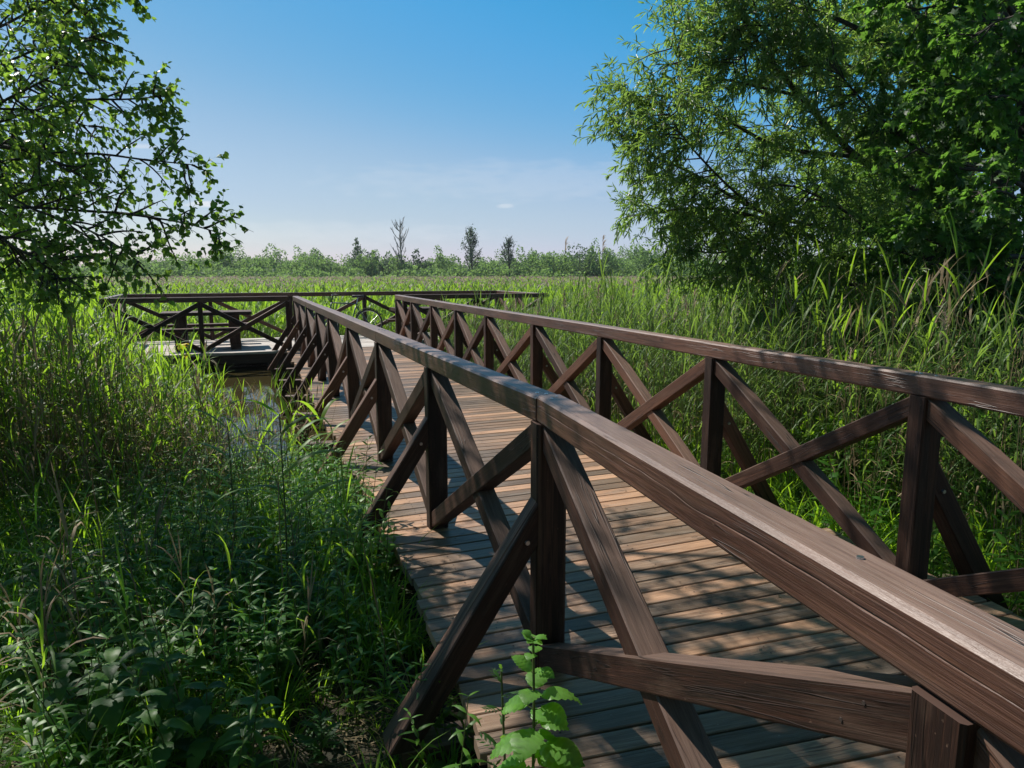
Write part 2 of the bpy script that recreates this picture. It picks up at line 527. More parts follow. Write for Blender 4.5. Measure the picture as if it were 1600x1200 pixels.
M['maple'] = leafmat('maple_leaf', [(0, (.015, .045, .014)), (.5, (.035, .09, .024)), (1, (.08, .16, .04))], (.28, .60, .07), .44, .45, .4)
M['reed_shaded'] = leafmat('shaded_reed_leaf', [(0, (.035, .075, .016)), (.5, (.06, .12, .026)), (.8, (.10, .16, .04)), (1, (.2, .19, .08))], (.36, .58, .08), .42, .5, .3)  # reed leaf darkened and less translucent, standing in for shade on the right bed
M['farleaf'] = leafmat('distant_foliage', [(0, (.05, .10, .04)), (.5, (.09, .17, .055)), (1, (.16, .25, .08))], (.36, .58, .14), .42, .6, .2)
M['dark_far'] = leafmat('distant_dark_foliage', [(0, (.035, .07, .04)), (1, (.07, .12, .06))], (.2, .34, .12), .25, .6, .2)
M['yellow'] = leafmat('yellowing_leaf', [(0, (.25, .35, .03)), (1, (.5, .5, .04))], (.75, .8, .06), .4, .5)
M['petal'] = leafmat('yellow_petal', [(0, (.75, .5, .02)), (1, (.85, .65, .04))], (.9, .7, .05), .35, .5)
M['bark'] = plain('tree_bark', (.05, .042, .034), .9, 0, 14, .5)
M['graybark'] = plain('pale_bark', (.26, .24, .21), .9, 0, 9, .4)
M['straw'] = leafmat('straw_litter', [(0, (.10, .075, .045)), (.6, (.22, .17, .10)), (1, (.4, .32, .2))], (.3, .25, .15), .15, .8, .2)

m, nt, bs, out = new_mat('marsh_soil')
tc = nt.nodes.new('ShaderNodeTexCoord')
n1 = noise(nt, tc.outputs['Object'], 3.0, 8, .65); n2 = noise(nt, tc.outputs['Object'], .5, 3)
cc = ramp(nt, n1, [(.3, (.018, .015, .009)), (.55, (.045, .035, .02)), (.75, (.085, .065, .038))])
cc = mix(nt, ramp(nt, n2, [(.45, (0, 0, 0)), (.6, (1, 1, 1))]), cc, (.03, .05, .014))
nt.links.new(cc, bs.inputs['Base Color']); bs.inputs['Roughness'].default_value = .9
b = nt.nodes.new('ShaderNodeBump'); b.inputs['Strength'].default_value = .8; b.inputs['Distance'].default_value = .03
nt.links.new(n1, b.inputs['Height']); nt.links.new(b.outputs[0], bs.inputs['Normal'])
M['soil'] = m

m, nt, bs, out = new_mat('pond_water')
tc = nt.nodes.new('ShaderNodeTexCoord')
bs.inputs['Base Color'].default_value = (.045, .036, .014, 1)
bs.inputs['Roughness'].default_value = .03
bs.inputs['IOR'].default_value = 1.33
b = nt.nodes.new('ShaderNodeBump'); b.inputs['Strength'].default_value = .12; b.inputs['Distance'].default_value = .02
nt.links.new(noise(nt, mapping(nt, tc.outputs['Object'], (1, .45, 1)), 9, 3), b.inputs['Height']); nt.links.new(b.outputs[0], bs.inputs['Normal'])
M['water'] = m

# ------------------------------------------------------------------ boardwalk geometry (world, metres)
def V2(x, y): return np.array([x, y], float)
P1, P9 = V2(.141, 2.659), V2(-4.43, 14.64)
R1, R9 = V2(1.92, 3.24), V2(-2.49, 15.51)
dL = (P9 - P1) / np.linalg.norm(P9 - P1)
dR = (R9 - R1) / np.linalg.norm(R9 - R1)
dN = V2(-.255, .967)
LP = [P1 + dL * t for t in (0, 1.70, 3.40, 5.10, 6.80, 8.25, 9.9, 11.45, 12.82)]
RP = [R1 + dR * t for t in (0, 1.62, 3.25, 4.87, 6.60, 8.1, 9.7, 11.35, 12.97)]
L0 = [P1 - dN * 3.5, P1 - dN * 1.85]
R0 = [R1 - dN * 3.4, R1 - dN * 1.7]
E1 = V2(.925, .38); E2 = V2(-.38, .925)       # platform axes
Z_WATER = -.36


def ground_h(x, y):
    x = np.asarray(x, float); y = np.asarray(y, float)
    b = -.30 + .05 * np.sin(x * 1.3 + 1) * np.cos(y * .9) + .02 * np.sin(x * 4 + y * 3)
    # falls away to the marsh bed beyond the near bank, and into the pond left of the walk
    k = 1 / (1 + np.exp(-(y - 8.3 + .5 * np.sin(x * 1.1) - .35 * np.clip(x + 2, 0, 6)) * 2.2))
    pond = np.exp(-(((x + 3.3) / 1.9) ** 4 + ((y - 8.6) / 2.6) ** 4))
    h = b * (1 - k) + (-.62) * k
    return h * (1 - pond) + (-.75) * pond


# ground sheet reaching the horizon
def grid(name, xs, ys, hf, mat):
    X, Y = np.meshgrid(xs, ys)
    Zz = hf(X, Y)
    v = np.stack([X.ravel(), Y.ravel(), Zz.ravel()], -1)
    nx, ny = len(xs), len(ys)
    i = np.arange(ny - 1)[:, None] * nx + np.arange(nx - 1)[None]
    q = np.stack([i, i + 1, i + nx + 1, i + nx], -1).reshape(-1, 4)
    o = np_build(name, P(v, q, np.zeros(len(q)), np.zeros(len(v))), [mat], None, True)
    return o
xs = np.concatenate([[-2500, -900, -300, -100, -50, -25], np.arange(-14, 14.1, .25), [25, 50, 100, 300, 900, 2500]])
ys = np.concatenate([[-300, -100, -30, -8], np.arange(-3, 24.1, .25), [30, 45, 80, 130, 300, 900, 3000]])
g = grid('marsh_ground', xs, ys, ground_h, M['soil'])
tag(g, 'dark marshy soil between the plants', 'ground', kind='structure')
w = grid('water', np.array([-400., -20, 20, 400]), np.array([4.0, 30, 90, 400]), lambda x, y: x * 0 + Z_WATER, M['water'])
tag(w, 'still brown pond water reflecting the sky', 'water', kind='structure')


# ------------------------------------------------------------------ decks
def planks(mb, cfun, s0, s1, hwL, hwR, pitch=.120, gap=.011, th=.045, top=0.0, mat=0):
    s = s0
    while s < s1:
        w_ = pitch - gap
        (c0, n0), (c1, n1) = cfun(s), cfun(s + w_)
        jl, jr = random.uniform(-.012, .012), random.uniform(-.012, .012)
        dz = random.uniform(-.002, .002)
        A0, A1 = c0 - n0 * (hwL(s) + jl), c1 - n1 * (hwL(s) + jl)
        B0, B1 = c0 + n0 * (hwR(s) + jr), c1 + n1 * (hwR(s) + jr)
        zt, zb = top + dz, top - th
        ch = .004
        def pt(a, b, t, z, e):      # across the board width
            return (a[0] + (b[0] - a[0]) * t, a[1] + (b[1] - a[1]) * t, z)
        sec = [(ch / w_, zb), (1 - ch / w_, zb), (1, zb + ch), (1, zt - ch), (1 - ch / w_, zt), (ch / w_, zt), (0, zt - ch), (0, zb + ch)]
        mb.loft([[pt(A0, A1, t, z, 0) for t, z in sec], [pt(B0, B1, t, z, 0) for t, z in sec]], None, mat)
        s += pitch


C1 = (P1 + R1) / 2; C9 = (P9 + R9) / 2
dC = (C9 - C1) / np.linalg.norm(C9 - C1); LC = np.linalg.norm(C9 - C1)


def cwalk(s):
    d = dC if s > 0 else dN
    k = min(1, max(0, (s + .8) / 1.6))
    a0 = math.atan2(dN[1], dN[0]); a1 = math.atan2(E2[1], E2[0])
    a = a0 + (a1 - a0) * k
    t = V2(math.cos(a), math.sin(a))
    return C1 + d * s, V2(t[1], -t[0])


hw = lambda s: .94 + .06 + .27 + (.03 if (int(s * 1.3) % 2 == 0) else 0)
walk = empty('boardwalk', (C1[0], C1[1], -.3), 'long timber boardwalk leading from the foreground to the viewing platform', 'boardwalk')
mb = MB(); planks(mb, cwalk, -4.2, LC - .02, hw, hw)
mb.build('planking', M['deck'], walk)
sm = MB()
s = -4.2
while s < LC * .75:
    c_, n_ = cwalk(s + .054)
    for off in (-1.02, 0.0, 1.02):
        for q_ in (-.026, .026):
            cc_, nn_ = cwalk(s + .054 + q_)
            p_ = cc_ + nn_ * (off + random.uniform(-.012, .012))
            k_ = [(p_[0] + .0042 * math.cos(a_), p_[1] + .0042 * math.sin(a_), .0030) for a_ in (0, 1.05, 2.1, 3.14, 4.2, 5.24)]
            sm.add(k_, [(0, 1, 2, 3, 4, 5)])
    s += .120
tag(sm.build('screw_heads', M['bolt_dark'], walk), kind='stuff')
# joists under the walk, set back from the board ends
for off in (-1.02, 0.0, 1.02):
    mb = MB()
    for sa, sb in ((-4.2, 0), (0, LC * .5), (LC * .5, LC - .1)):
        ca, na = cwalk(sa); cb, nb = cwalk(sb)
        a = ca + na * off; b = cb + nb * off
        mb.beam((*a, -.125), (*b, -.125), .07, .158, mat=0)
    mb.build('joist', M['beam'], walk)
# cross beams that stick out past the deck and carry the railing struts; piles under them
def crossbeam(a, b):
    a, b = np.asarray(a), np.asarray(b)
    d = (b - a) / np.linalg.norm(b - a)
    mb = MB(); mb.beam((*(a - d * .60), -.31), (*(b + d * .60), -.31), .13, .20, ch=.008)
    mb.build('cross_beam', M['beam'], walk)
    for e in (a, b):
        p = MB(); p.tube([(e[0], e[1], -1.4), (e[0], e[1], -.412)], .09, .085, 12); p.build('pile', M['beam'], walk, True)
for a, b in zip(LP, RP): crossbeam(a, b)
for a, b in zip(L0, R0): crossbeam(a, b)

# viewing platform
PNL = P9 - E1 * 3.45            # near left rail corner
PNR = R9 + E1 * 3.45
WPL = float((PNR - PNL) @ E1)
DPT = 3.0
def PF(u, v): return PNL + E1 * u + E2 * v
plat = empty('viewing_platform', (*PF(WPL / 2, 1.5), -.3), 'wide low timber viewing platform over the water behind the boardwalk', 'platform')
mb = MB()
for i in range(26):
    v0 = -.14 + i * .125
    u = -.16
    while u < WPL + .1:
        L = min(WPL + .16 - u, random.choice((2.4, 3.2, 4.0)))
        mb.beam((*PF(u, v0 + .06), -.0225 + random.uniform(-.002, .002)), (*PF(u + L - .004, v0 + .06), -.0225 + random.uniform(-.002, .002)), .116, .045, ch=.003)
        u += L
mb.build('planking', M['pale'], plat)
for v_ in (-.06, 1.45, DPT + .02):
    mb = MB(); mb.beam((*PF(-.14, v_), -.14), (*PF(WPL + .14, v_), -.14), .09, .18); mb.build('fascia_beam', M['beam'], plat)
for u_ in (-.09, WPL + .09):
    mb = MB(); mb.beam((*PF(u_, 0.0), -.14), (*PF(u_, DPT - .04), -.14), .09, .178); mb.build('fascia_beam', M['beam'], plat)
for u_ in np.linspace(.2, WPL - .2, 6):
    for v_ in (.15, 1.5, DPT - .15):
        p = MB(); q_ = PF(u_, v_); p.tube([(*q_, -1.4), (*q_, -.232)], .08, .08, 10); p.build('pile', M['beam'], plat, True)


# ------------------------------------------------------------------ railings
def railing(label, pts, inward, joints, strut=True, postdim=(.088, .118), group=None, ends=(.09, .09), crack=None):
    """pts: post centres (2D) in order; inward: which side the deck is on (+1 right of travel, -1 left)"""
    pts = [np.asarray(p) for p in pts]
    root = empty('railing', (*pts[0], 0), label, 'railing', group)
    n = len(pts)
    dirs = [(pts[i + 1] - pts[i]) / np.linalg.norm(pts[i + 1] - pts[i]) for i in range(n - 1)]
    for i, p in enumerate(pts):
        d = dirs[min(i, n - 2)] if i == 0 or i == n - 1 else (dirs[i - 1] + dirs[i]); d = d / np.linalg.norm(d)
        outw = V2(d[1], -d[0]) * -inward
        mb = MB()
        lean = random.uniform(-.004, .004)
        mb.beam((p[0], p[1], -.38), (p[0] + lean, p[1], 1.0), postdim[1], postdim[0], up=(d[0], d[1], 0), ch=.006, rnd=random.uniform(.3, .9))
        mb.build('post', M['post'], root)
        if strut and 0 <= i < n:
            h0, sl = .62, 1.52                       # top of strut above the deck, slope
            o1 = p + outw * .055
            drop = h0 + .20
            a = Vector((*o1, h0)); b = Vector((*(p + outw * (.055 + drop / sl)), h0 - drop))
            mb = MB()
            mb.beam(a, b, .08, .095, up=(outw[0], outw[1], .66), ch=.005, rnd=random.random(),
                    cutz=((Vector((*(p + outw * .0605), 0)), Vector((*outw, 0))), (Vector((0, 0, -.209)), Vector((0, 0, 1)))))
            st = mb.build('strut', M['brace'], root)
            bo = MB(); dd = (b - a).normalized(); sd = Vector((d[0], d[1], 0)) * -1
            c_ = a + dd * .09 + sd * .040
            bo.tube([c_ + sd * 0.0, c_ + sd * .008], .011, .009, 8)
            bo.build('bolt', M['bolt'], st)
    # handrail beams, butted above the posts named in joints
    js = sorted(set([0] + list(joints) + [n - 1]))
    for a_, b_ in zip(js[:-1], js[1:]):
        A, B = pts[a_], pts[b_]
        d = (B - A) / np.linalg.norm(B - A)
        s0 = A - d * (ends[0] if a_ == 0 else -.0012); s1 = B + d * (ends[1] if b_ == n - 1 else -.0012)
        h = random.uniform(-.003, .003)
        if crack is not None and crack == a_:
            cracked_beam((*s0, 1.052), (*s1, 1.052), .102, .104, root, -inward)
            continue
        mb = MB()
        k = b_ - a_
        mb.beam((*s0, 1.05 + h * .5), (*s1, 1.05 + h * .5), .106, .1, ch=.009, rnd=random.uniform(.35, .75), warp=.0015)
        hr_ = mb.build('handrail', M['rail'], root)
        nm = MB()
        for q_ in (s0 + d * .04, s0 + d * .075, s1 - d * .05):
            o2 = V2(d[1], -d[0]) * random.uniform(-.02, .02)
            nm.tube([(*(q_ + o2), 1.0995), (*(q_ + o2), 1.1035)], .008, .007, 8)
        tag(nm.build('bolt_heads', M['bolt'], hr_), kind='stuff')
    # crossed braces between the posts
    for i in range(n - 1):
        A, B = pts[i], pts[i + 1]
        d = dirs[i]
        outw = V2(d[1], -d[0]) * -inward
        off = .005
        e = postdim[0] / 2
        pA, pB = Vector((*(A + d * e), 0)), Vector((*(B - d * e), 0))
        nn = Vector((*d, 0))
        vis = 1 if inward > 0 else -1
        lo, hi = .065, .945
        for (za, zb, o_) in ((hi, lo, off), (lo, hi, -off)):
            a = Vector((*(A + d * e + outw * o_ * vis), za)); b = Vector((*(B - d * e + outw * o_ * vis), zb))
            mb = MB()
            mb.beam(a, b, .088, .088, ch=.005, rnd=random.random(), cutz=((pA, nn), (pB, nn)))
            br = mb.build('cross_brace', M['brace'], root)
            if i < 3 or strut is False:
                nm = MB(); so = Vector((*outw, 0)) * vis * (1 if za > zb else -1)
                face = Vector((*outw, 0)) * (.0445 * (1 if o_ > 0 else -1) * 1)
                for tt in (.05, .075, .925, .95):
                    c_ = a.lerp(b, tt) + Vector((*outw, 0)) * (.0442 if o_ * vis > 0 else -.0442) + Vector((0, 0, .018 if tt in (.05, .925) else -.016))
                    sg_ = 1 if o_ * vis > 0 else -1
                    nm.tube([c_, c_ + Vector((*outw, 0)) * .0015 * sg_], .0042, .0038, 6)
                tag(nm.build('nail_heads', M['bolt_dark'], br), kind='stuff')
    return root


def cracked_beam(a, b, w, h, root, side):
    """the big near handrail: chamfered beam with a long drying crack in the side that faces the camera"""
    a, b = Vector(a), Vector(b)
    d = (b - a).normalized(); u = Vector((0, 0, 1)); s = d.cross(u).normalized()
    L = (b - a).length
    n = 220
    w2, h2, ch = w / 2, h / 2, .010
    rr = random.Random(5)
    ph = [rr.random() * 6 for _ in range(6)]
    rings = []
    sg = -1                 # crack on the left (outer) face
    for i in range(n):
        t = i / (n - 1); x = t * L
        zc = .008 + .0035 * math.sin(x * 1.9 + ph[0]) + .0012 * math.sin(x * 8.3 + ph[1]) + .0006 * math.sin(x * 37 + ph[2]) - .008 * math.exp(-((x - 2.35) / .10) ** 2)
        op = max(0.0, .0011 + .0009 * math.sin(x * 4.1 + ph[3]) + .0003 * math.sin(x * 43 + ph[4]))
        if x > L - .16: op = 0.0
        dep = .014 * min(1, op / .001)
        wz = .0012 * math.sin(x * 2.2 + ph[5])
        sec = [(-w2 + ch, -h2), (w2 - ch, -h2), (w2, -h2 + ch), (w2, h2 - ch), (w2 - ch, h2), (-w2 + ch, h2), (-w2, h2 - ch),
               (-w2, zc + op + .0015), (-w2 + .0006, zc + op), (-w2 + dep, zc), (-w2 + .0006, zc - op), (-w2, zc - op - .0015), (-w2, -h2 + ch)]
        p = a.lerp(b, t) + u * wz
        rings.append([p + s * (x_ * -sg * -1 if False else x_) + u * z_ for x_, z_ in sec])
    mb = MB(); mb.loft(rings, .62)
    o = mb.build('handrail', M['rail'], root)
    nm = MB()
    for q_, o2 in ((L - .045, .015), (L - .085, -.018), (L - 1.62, .01), (.9, -.01)):
        c_ = a + d * q_ + s * o2
        nm.tube([(c_.x, c_.y, a.z + h2 - .001), (c_.x, c_.y, a.z + h2 + .003)], .0065, .006, 8)
    tag(nm.build('bolt_heads', M['bolt'], o), kind='stuff')
    return o


# travel direction near -> far; deck is to the right of the left railing
LNEAR = L0 + [LP[0]]
railing('thick weathered left railing nearest the camera with a long crack in its handrail', L0 + [LP[0]], +1, [], crack=0, ends=(.05, -.0015))
railing('long left railing of the boardwalk running from the bend to the platform', LP, +1, [2, 4, 6], ends=(-.0015, .05))
railing('dark near section of the right boardwalk railing at the right photo edge', R0 + [RP[0]], -1, [], ends=(.05, -.0015))
railing('long right railing of the boardwalk running from the bend to the platform', RP, -1, [2, 4, 5, 6], ends=(-.0015, .05))
def seg(a, b, n): return [a + (b - a) * t for t in np.linspace(0, 1, n)]
# platform railings: posts inset from the walk's last posts
railing('dark platform railing left of the boardwalk, in front of a picnic table', seg(PNL, P9 - E1 * .16, 3), -1, [], strut=False, ends=(.09, .0))
railing('dark platform railing right of the boardwalk, half hidden in reeds', seg(R9 + E1 * .16, PNR, 3), -1, [], strut=False, ends=(0, .12))
railing('long dark railing along the far side of the platform with the bicycle beside it', seg(PF(.0, DPT), PF(WPL, DPT), 6), +1, [2, 4], strut=False)
railing('short railing closing the left end of the platform', seg(PF(0, .17), PF(0, DPT - .17), 3), +1, [], strut=False, ends=(.045, .045))
railing('short railing closing the right end of the platform among reeds', seg(PF(WPL, .17), PF(WPL, DPT - .17), 3), -1, [], strut=False, ends=(.045, .045))


# ------------------------------------------------------------------ picnic tables
def picnic(label, cu, cv, length=1.75):
    c = PF(cu, cv)
    root = empty('picnic_table', (*c, 0), label, 'picnic table', 'heavy timber picnic tables on the platform')
    def W(u, v, z): p = c + E1 * u + E2 * v; return (p[0], p[1], z)
    mb = MB()
    for i in range(5):
        v = -.32 + i * .16
        mb.beam(W(-length / 2, v, .725), W(length / 2, v, .725), .153, .07, ch=.006)
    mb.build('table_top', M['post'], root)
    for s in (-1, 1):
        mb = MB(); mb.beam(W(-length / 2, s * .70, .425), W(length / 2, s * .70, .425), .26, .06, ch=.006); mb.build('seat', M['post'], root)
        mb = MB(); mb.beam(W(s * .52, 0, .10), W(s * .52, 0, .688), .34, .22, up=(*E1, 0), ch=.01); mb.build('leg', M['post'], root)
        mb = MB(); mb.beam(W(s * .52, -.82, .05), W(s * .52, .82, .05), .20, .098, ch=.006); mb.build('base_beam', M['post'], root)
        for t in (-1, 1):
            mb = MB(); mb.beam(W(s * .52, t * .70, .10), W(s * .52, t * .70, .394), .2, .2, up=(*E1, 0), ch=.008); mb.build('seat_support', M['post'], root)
picnic('dark timber picnic table behind the left platform railing', 1.75, 1.25)
picnic('brown timber picnic table seen through the braces of the right boardwalk railing', WPL - 2.4, 1.25)


# ------------------------------------------------------------------ bicycle leaning by the far railing
def bicycle():
    c = PF(4.85, 2.28)
    root = empty('bicycle', (*c, 0), 'dark bicycle parked on the platform against the far railing', 'bicycle')
    lean = .12
    def W(x, z, y=0.0):      # x forward (towards the left), y sideways
        p = c - E1 * x + E2 * (y + z * lean)
        return Vector((p[0], p[1], z))
    def wheel(x):
        n = 36
        t = MB(); t.tube([W(x + .33 * math.cos(a), .345 + .33 * math.sin(a)) for a in np.linspace(0, 2 * math.pi, n + 1)], .021, .021, 6, cap=False)
        wh = t.build('wheel', M['black'], root, True)
        r_ = MB(); r_.tube([W(x + .307 * math.cos(a), .345 + .307 * math.sin(a)) for a in np.linspace(0, 2 * math.pi, n + 1)], .010, .010, 5, cap=False)
        r_.build('rim', M['steel'], wh, True)
        s = MB()
        for k in range(18):
            a = 2 * math.pi * k / 18
            s.tube([W(x + .02 * math.cos(a + .5), .345 + .02 * math.sin(a + .5), .02 * (-1) ** k), W(x + .30 * math.cos(a), .345 + .30 * math.sin(a))], .0018, .0018, 3)
        s.tube([W(x, .345, -.04), W(x, .345, .04)], .018, .018, 8)
        s.build('spokes', M['steel'], wh)
        f = MB(); f.tube([W(x + .365 * math.cos(a), .345 + .365 * math.sin(a)) for a in np.linspace(.5, 2.6, 12)], .012, .012, 5)
        f.build('mudguard', M['black'], wh)
    wheel(.53); wheel(-.53)
    fr = MB()
    bb, st, ht, hb = W(-.08, .30), W(-.26, .82), W(.34, .86), W(.38, .70)
    for a, b, r_ in ((bb, st, .016), (st, ht, .015), (bb, hb, .019), (ht, hb, .019)): fr.tube([a, b], r_, r_, 8)
    for y in (-.05, .05):
        fr.tube([W(-.10, .30, y * .5), W(-.53, .345, y)], .010, .008, 6)
        fr.tube([W(-.24, .76, y * .4), W(-.53, .345, y)], .009, .008, 6)
    fr.build('frame', M['bikeframe'], root, True)
    fk = MB()
    for y in (-.05, .05): fk.tube([W(.39, .68, y), W(.44, .5, y), W(.53, .345, y)], .011, .008, 6)
    fk.build('fork', M['bikeframe'], root, True)
    sp = MB(); sp.tube([st, W(-.30, .97)], .012, .012, 8); sp.build('seat_post', M['steel'], root)
    sd = MB()
    sd.loft([[W(-.30 + x, .99 + z, y) for y, z in ((-w_, 0), (-w_ * .8, .035), (0, .045), (w_ * .8, .035), (w_, 0), (0, -.02))] for x, w_ in ((-.14, .05), (-.12, .085), (-.03, .075), (.06, .03), (.14, .018))])
    sd.build('saddle', M['black'], root, True)
    hbm = MB(); hbm.tube([ht, W(.31, 1.02)], .014, .014, 8)
    hbm.tube([W(.16, 1.05, -.30), W(.28, 1.06, -.20), W(.33, 1.02, 0), W(.28, 1.06, .20), W(.16, 1.05, .30)], .012, .012, 8)
    hbm.tube([W(.30, 1.03, -.17), W(.42, 1.16, -.26)], .005, .005, 5)
    hb_ = hbm.build('handlebar', M['black'], root, True)
    cr = MB(); cr.tube([W(-.08, .30, .05), W(-.08, .30, .065)], .09, .09, 20); cr.tube([W(-.08, .30, -.07), W(.02, .17, -.07)], .01, .01, 6); cr.tube([W(-.08, .30, .07), W(-.18, .43, .07)], .01, .01, 6)
    cr.beam(W(.02, .17, -.07), W(.02, .17, -.17), .07, .02); cr.beam(W(-.18, .43, .07), W(-.18, .43, .17), .07, .02)
    cr.build('crankset', M['steel'], root)
    ks = MB(); ks.tube([W(-.12, .28), W(-.16, .02, -.16)], .008, .008, 6); ks.build('kickstand', M['black'], root)
bicycle()

# ================================================================== VEGETATION
def rs(a, b): return float(RNG.uniform(a, b))


def arc_blade(base, az, el0, L, w, droop, mat, rnd, n=5, fold=.25, twist=0.0):
    """grass-like blade that leaves base at azimuth az / elevation el0 and bends over"""
    pts, p, el = [np.array(base, float)], np.array(base, float), el0
    for i in range(n):
        st = L / n
        p = p + st * np.array([math.cos(az) * math.cos(el), math.sin(az) * math.cos(el), math.sin(el)])
        pts.append(p.copy()); el -= droop / n * (1 + i * .35)
    t = np.linspace(0, 1, n + 1)
    wd = w * np.clip(np.sin(np.pi * np.clip(t * .85 + .13, 0, 1)) ** .8, 0, 1); wd[-1] = w * .03
    a2 = az + math.pi / 2 + twist
    return strip(pts, wd * .5, (math.cos(a2), math.sin(a2), .15), mat, rnd, fold)


def reed_t(H, nl, dead=0.0, plume=False, wide=1.0):
    """one reed: jointed stalk, long two-ranked blades (mat 0 leaf, 1 stem, 2 dead, 3 plume)"""
    bx, by = rs(-.08, .08), rs(-.08, .08)
    hs = np.linspace(0, 1, 5)
    pts = np.stack([bx * hs ** 2 * H, by * hs ** 2 * H, hs * H], -1)
    isd = rs(0, 1) < dead
    ps = [stalk(pts, .0042, .0022, 2 if isd else 1, rs(0, 1))]
    az = rs(0, 6.28)
    if not isd or rs(0, 1) < .3:
        for i in range(nl):
            t = .22 + .78 * (i + .5) / nl
            az += math.pi + rs(-.5, .5)
            b = np.array([bx * t * t * H, by * t * t * H, t * H])
            L = rs(.22, .42) * (1.15 - .4 * abs(t - .6)) * (1 if H > 1 else .8)
            m_ = 2 if (t < .35 and rs(0, 1) < .6) or isd else 0
            ps.append(arc_blade(b, az, rs(.75, 1.25), L, rs(.018, .028) * wide, rs(.5, 2.0), m_, rs(0, 1), 4, .2))
        for k in range(2):
            ps.append(arc_blade(pts[-1], rs(0, 6.28), rs(1.1, 1.45), rs(.2, .36), .016 * wide, rs(.1, .7), 2 if isd else 0, rs(0, 1), 4, .2))
    if plume:
        top = pts[-1]
        for k in range(16):
            b = top + np.array([0, 0, .012 * k])
            ps.append(arc_blade(b, rs(-.9, .9) + .4, rs(.5, 1.35), rs(.09, .17), .014, rs(.5, 1.6), 3, rs(0, 1), 3, 0))
    return join(ps)


def thin_reed_t(H, plume, nl=4):
    ps = [strip([(0, 0, 0), (rs(-.04, .04), 0, H * .6), (rs(-.08, .08), rs(-.05, .05), H)], [.006, .005, .003], (1, 0, 0), 1, rs(0, 1))]
    for k in range(nl):
        ps.append(arc_blade((0, 0, H * rs(.3, .95)), rs(0, 6.28), rs(.8, 1.3), rs(.3, .5), rs(.03, .045), rs(.3, 1.5), 0, rs(0, 1), 3, 0))
    if plume:
        for k in range(4):
            ps.append(arc_blade((0, 0, H + .03 * k), rs(0, 6.28), rs(.6, 1.3), rs(.14, .24), .05, rs(.5, 1.5), 3, rs(0, 1), 2, 0))
    return join(ps)


def tuft_t(n, Lm, w):
    ps = []
    for k in range(n):
        a = rs(0, 6.28); r_ = rs(0, .05)
        ps.append(arc_blade((math.cos(a) * r_, math.sin(a) * r_, -.02), a + rs(-.6, .6), rs(.95, 1.5), Lm * rs(.6, 1.2), w * rs(.7, 1.3), rs(.2, 1.8), 0, rs(0, 1), 4, .15))
    return join(ps)


def leafblade(base, az, el, L, w, mat, rnd, droop=.9, n=5, fold=.18, wave=0.0):
    """broad ovate leaf with a midrib fold"""
    pts, p, e = [np.array(base, float)], np.array(base, float), el
    for i in range(n):
        p = p + L / n * np.array([math.cos(az) * math.cos(e), math.sin(az) * math.cos(e), math.sin(e)])
        pts.append(p.copy()); e -= droop / n
    t = np.linspace(0, 1, n + 1)
    wd = w * .5 * np.sin(np.pi * t ** .72) ** .85
    wd[0] = w * .04; wd[-1] = .0005
    if wave: wd = wd * (1 + wave * np.sin(np.arange(n + 1) * 2.1))
    a2 = az + math.pi / 2
    return strip(pts, wd, (math.cos(a2), math.sin(a2), rs(-.2, .2)), mat, rnd, fold)


def herb_t(H, pairs, Lf, asp=.36, lanc=False):
    """upright herb with opposite leaves (nettle, loosestrife)"""
    bx, by = rs(-.15, .15), rs(-.15, .15)
    hs = np.linspace(0, 1, 4)
    pts = np.stack([bx * hs * H, by * hs * H, hs * H], -1)
    ps = [stalk(pts, .0035, .0018, 1, rs(0, 1))]
    az = rs(0, 3.14)
    for i in range(pairs):
        t = .12 + .88 * (i + 1) / pairs
        az += math.pi / 2 + rs(-.2, .2)
        L = Lf * (1.05 - .55 * t ** 3) * rs(.8, 1.15)
        for s in (0, math.pi):
            ps.append(leafblade((bx * t * H, by * t * H, t * H), az + s + rs(-.2, .2), rs(.1, .75), L, L * asp, 0, rs(0, 1), rs(.5, 1.4), 4, .22))
    return join(ps)


def broad_t(n, Lf, H):
    """low plant of big leaves on long stalks"""
    ps = []
    for k in range(n):
        a = rs(0, 6.28); h = H * rs(.5, 1.1); o = rs(.02, .16)
        tip = np.array([math.cos(a) * o, math.sin(a) * o, h])
        ps.append(stalk([(0, 0, -.02), tuple(tip * [.4, .4, .6]), tuple(tip)], .005, .003, 1, rs(0, 1)))
        L = Lf * rs(.6, 1.2)
        ps.append(leafblade(tip, a + rs(-.5, .5), rs(-.1, .5), L, L * rs(.48, .66), 0, rs(0, 1), rs(.5, 1.3), 7, .16, .05))
    return join(ps)


def walk_dist(x, y):
    """signed distance from the walk's centre line"""
    x = np.asarray(x); y = np.asarray(y)
    px, py = x - C1[0], y - C1[1]
    s = px * dC[0] + py * dC[1]
    dfar = px * dC[1] - py * dC[0]
    dnear = px * dN[1] - py * dN[0]
    return np.where(s > 0, dfar, dnear)


def plat_uv(x, y):
    px, py = x - PNL[0], y - PNL[1]
    return px * E1[0] + py * E1[1], px * E2[0] + py * E2[1]


def free(x, y, m=1.34):
    u, v = plat_uv(x, y)
    inp = (u > -.3) & (u < WPL + .3) & (v > -.35) & (v < DPT + .3)
    return (np.abs(walk_dist(x, y)) > m) & ~inp | ((y > 15) & ~inp)


def inpond(x, y):
    # open water between the left reeds, the walk and the platform
    lo = -.44 * y - .05 + .12 * np.sin(y * 2.3)
    return (x > lo) & (y > 7.05 + .2 * np.sin(x * 3)) & (y < 14.6) & (walk_dist(x, y) < 0)


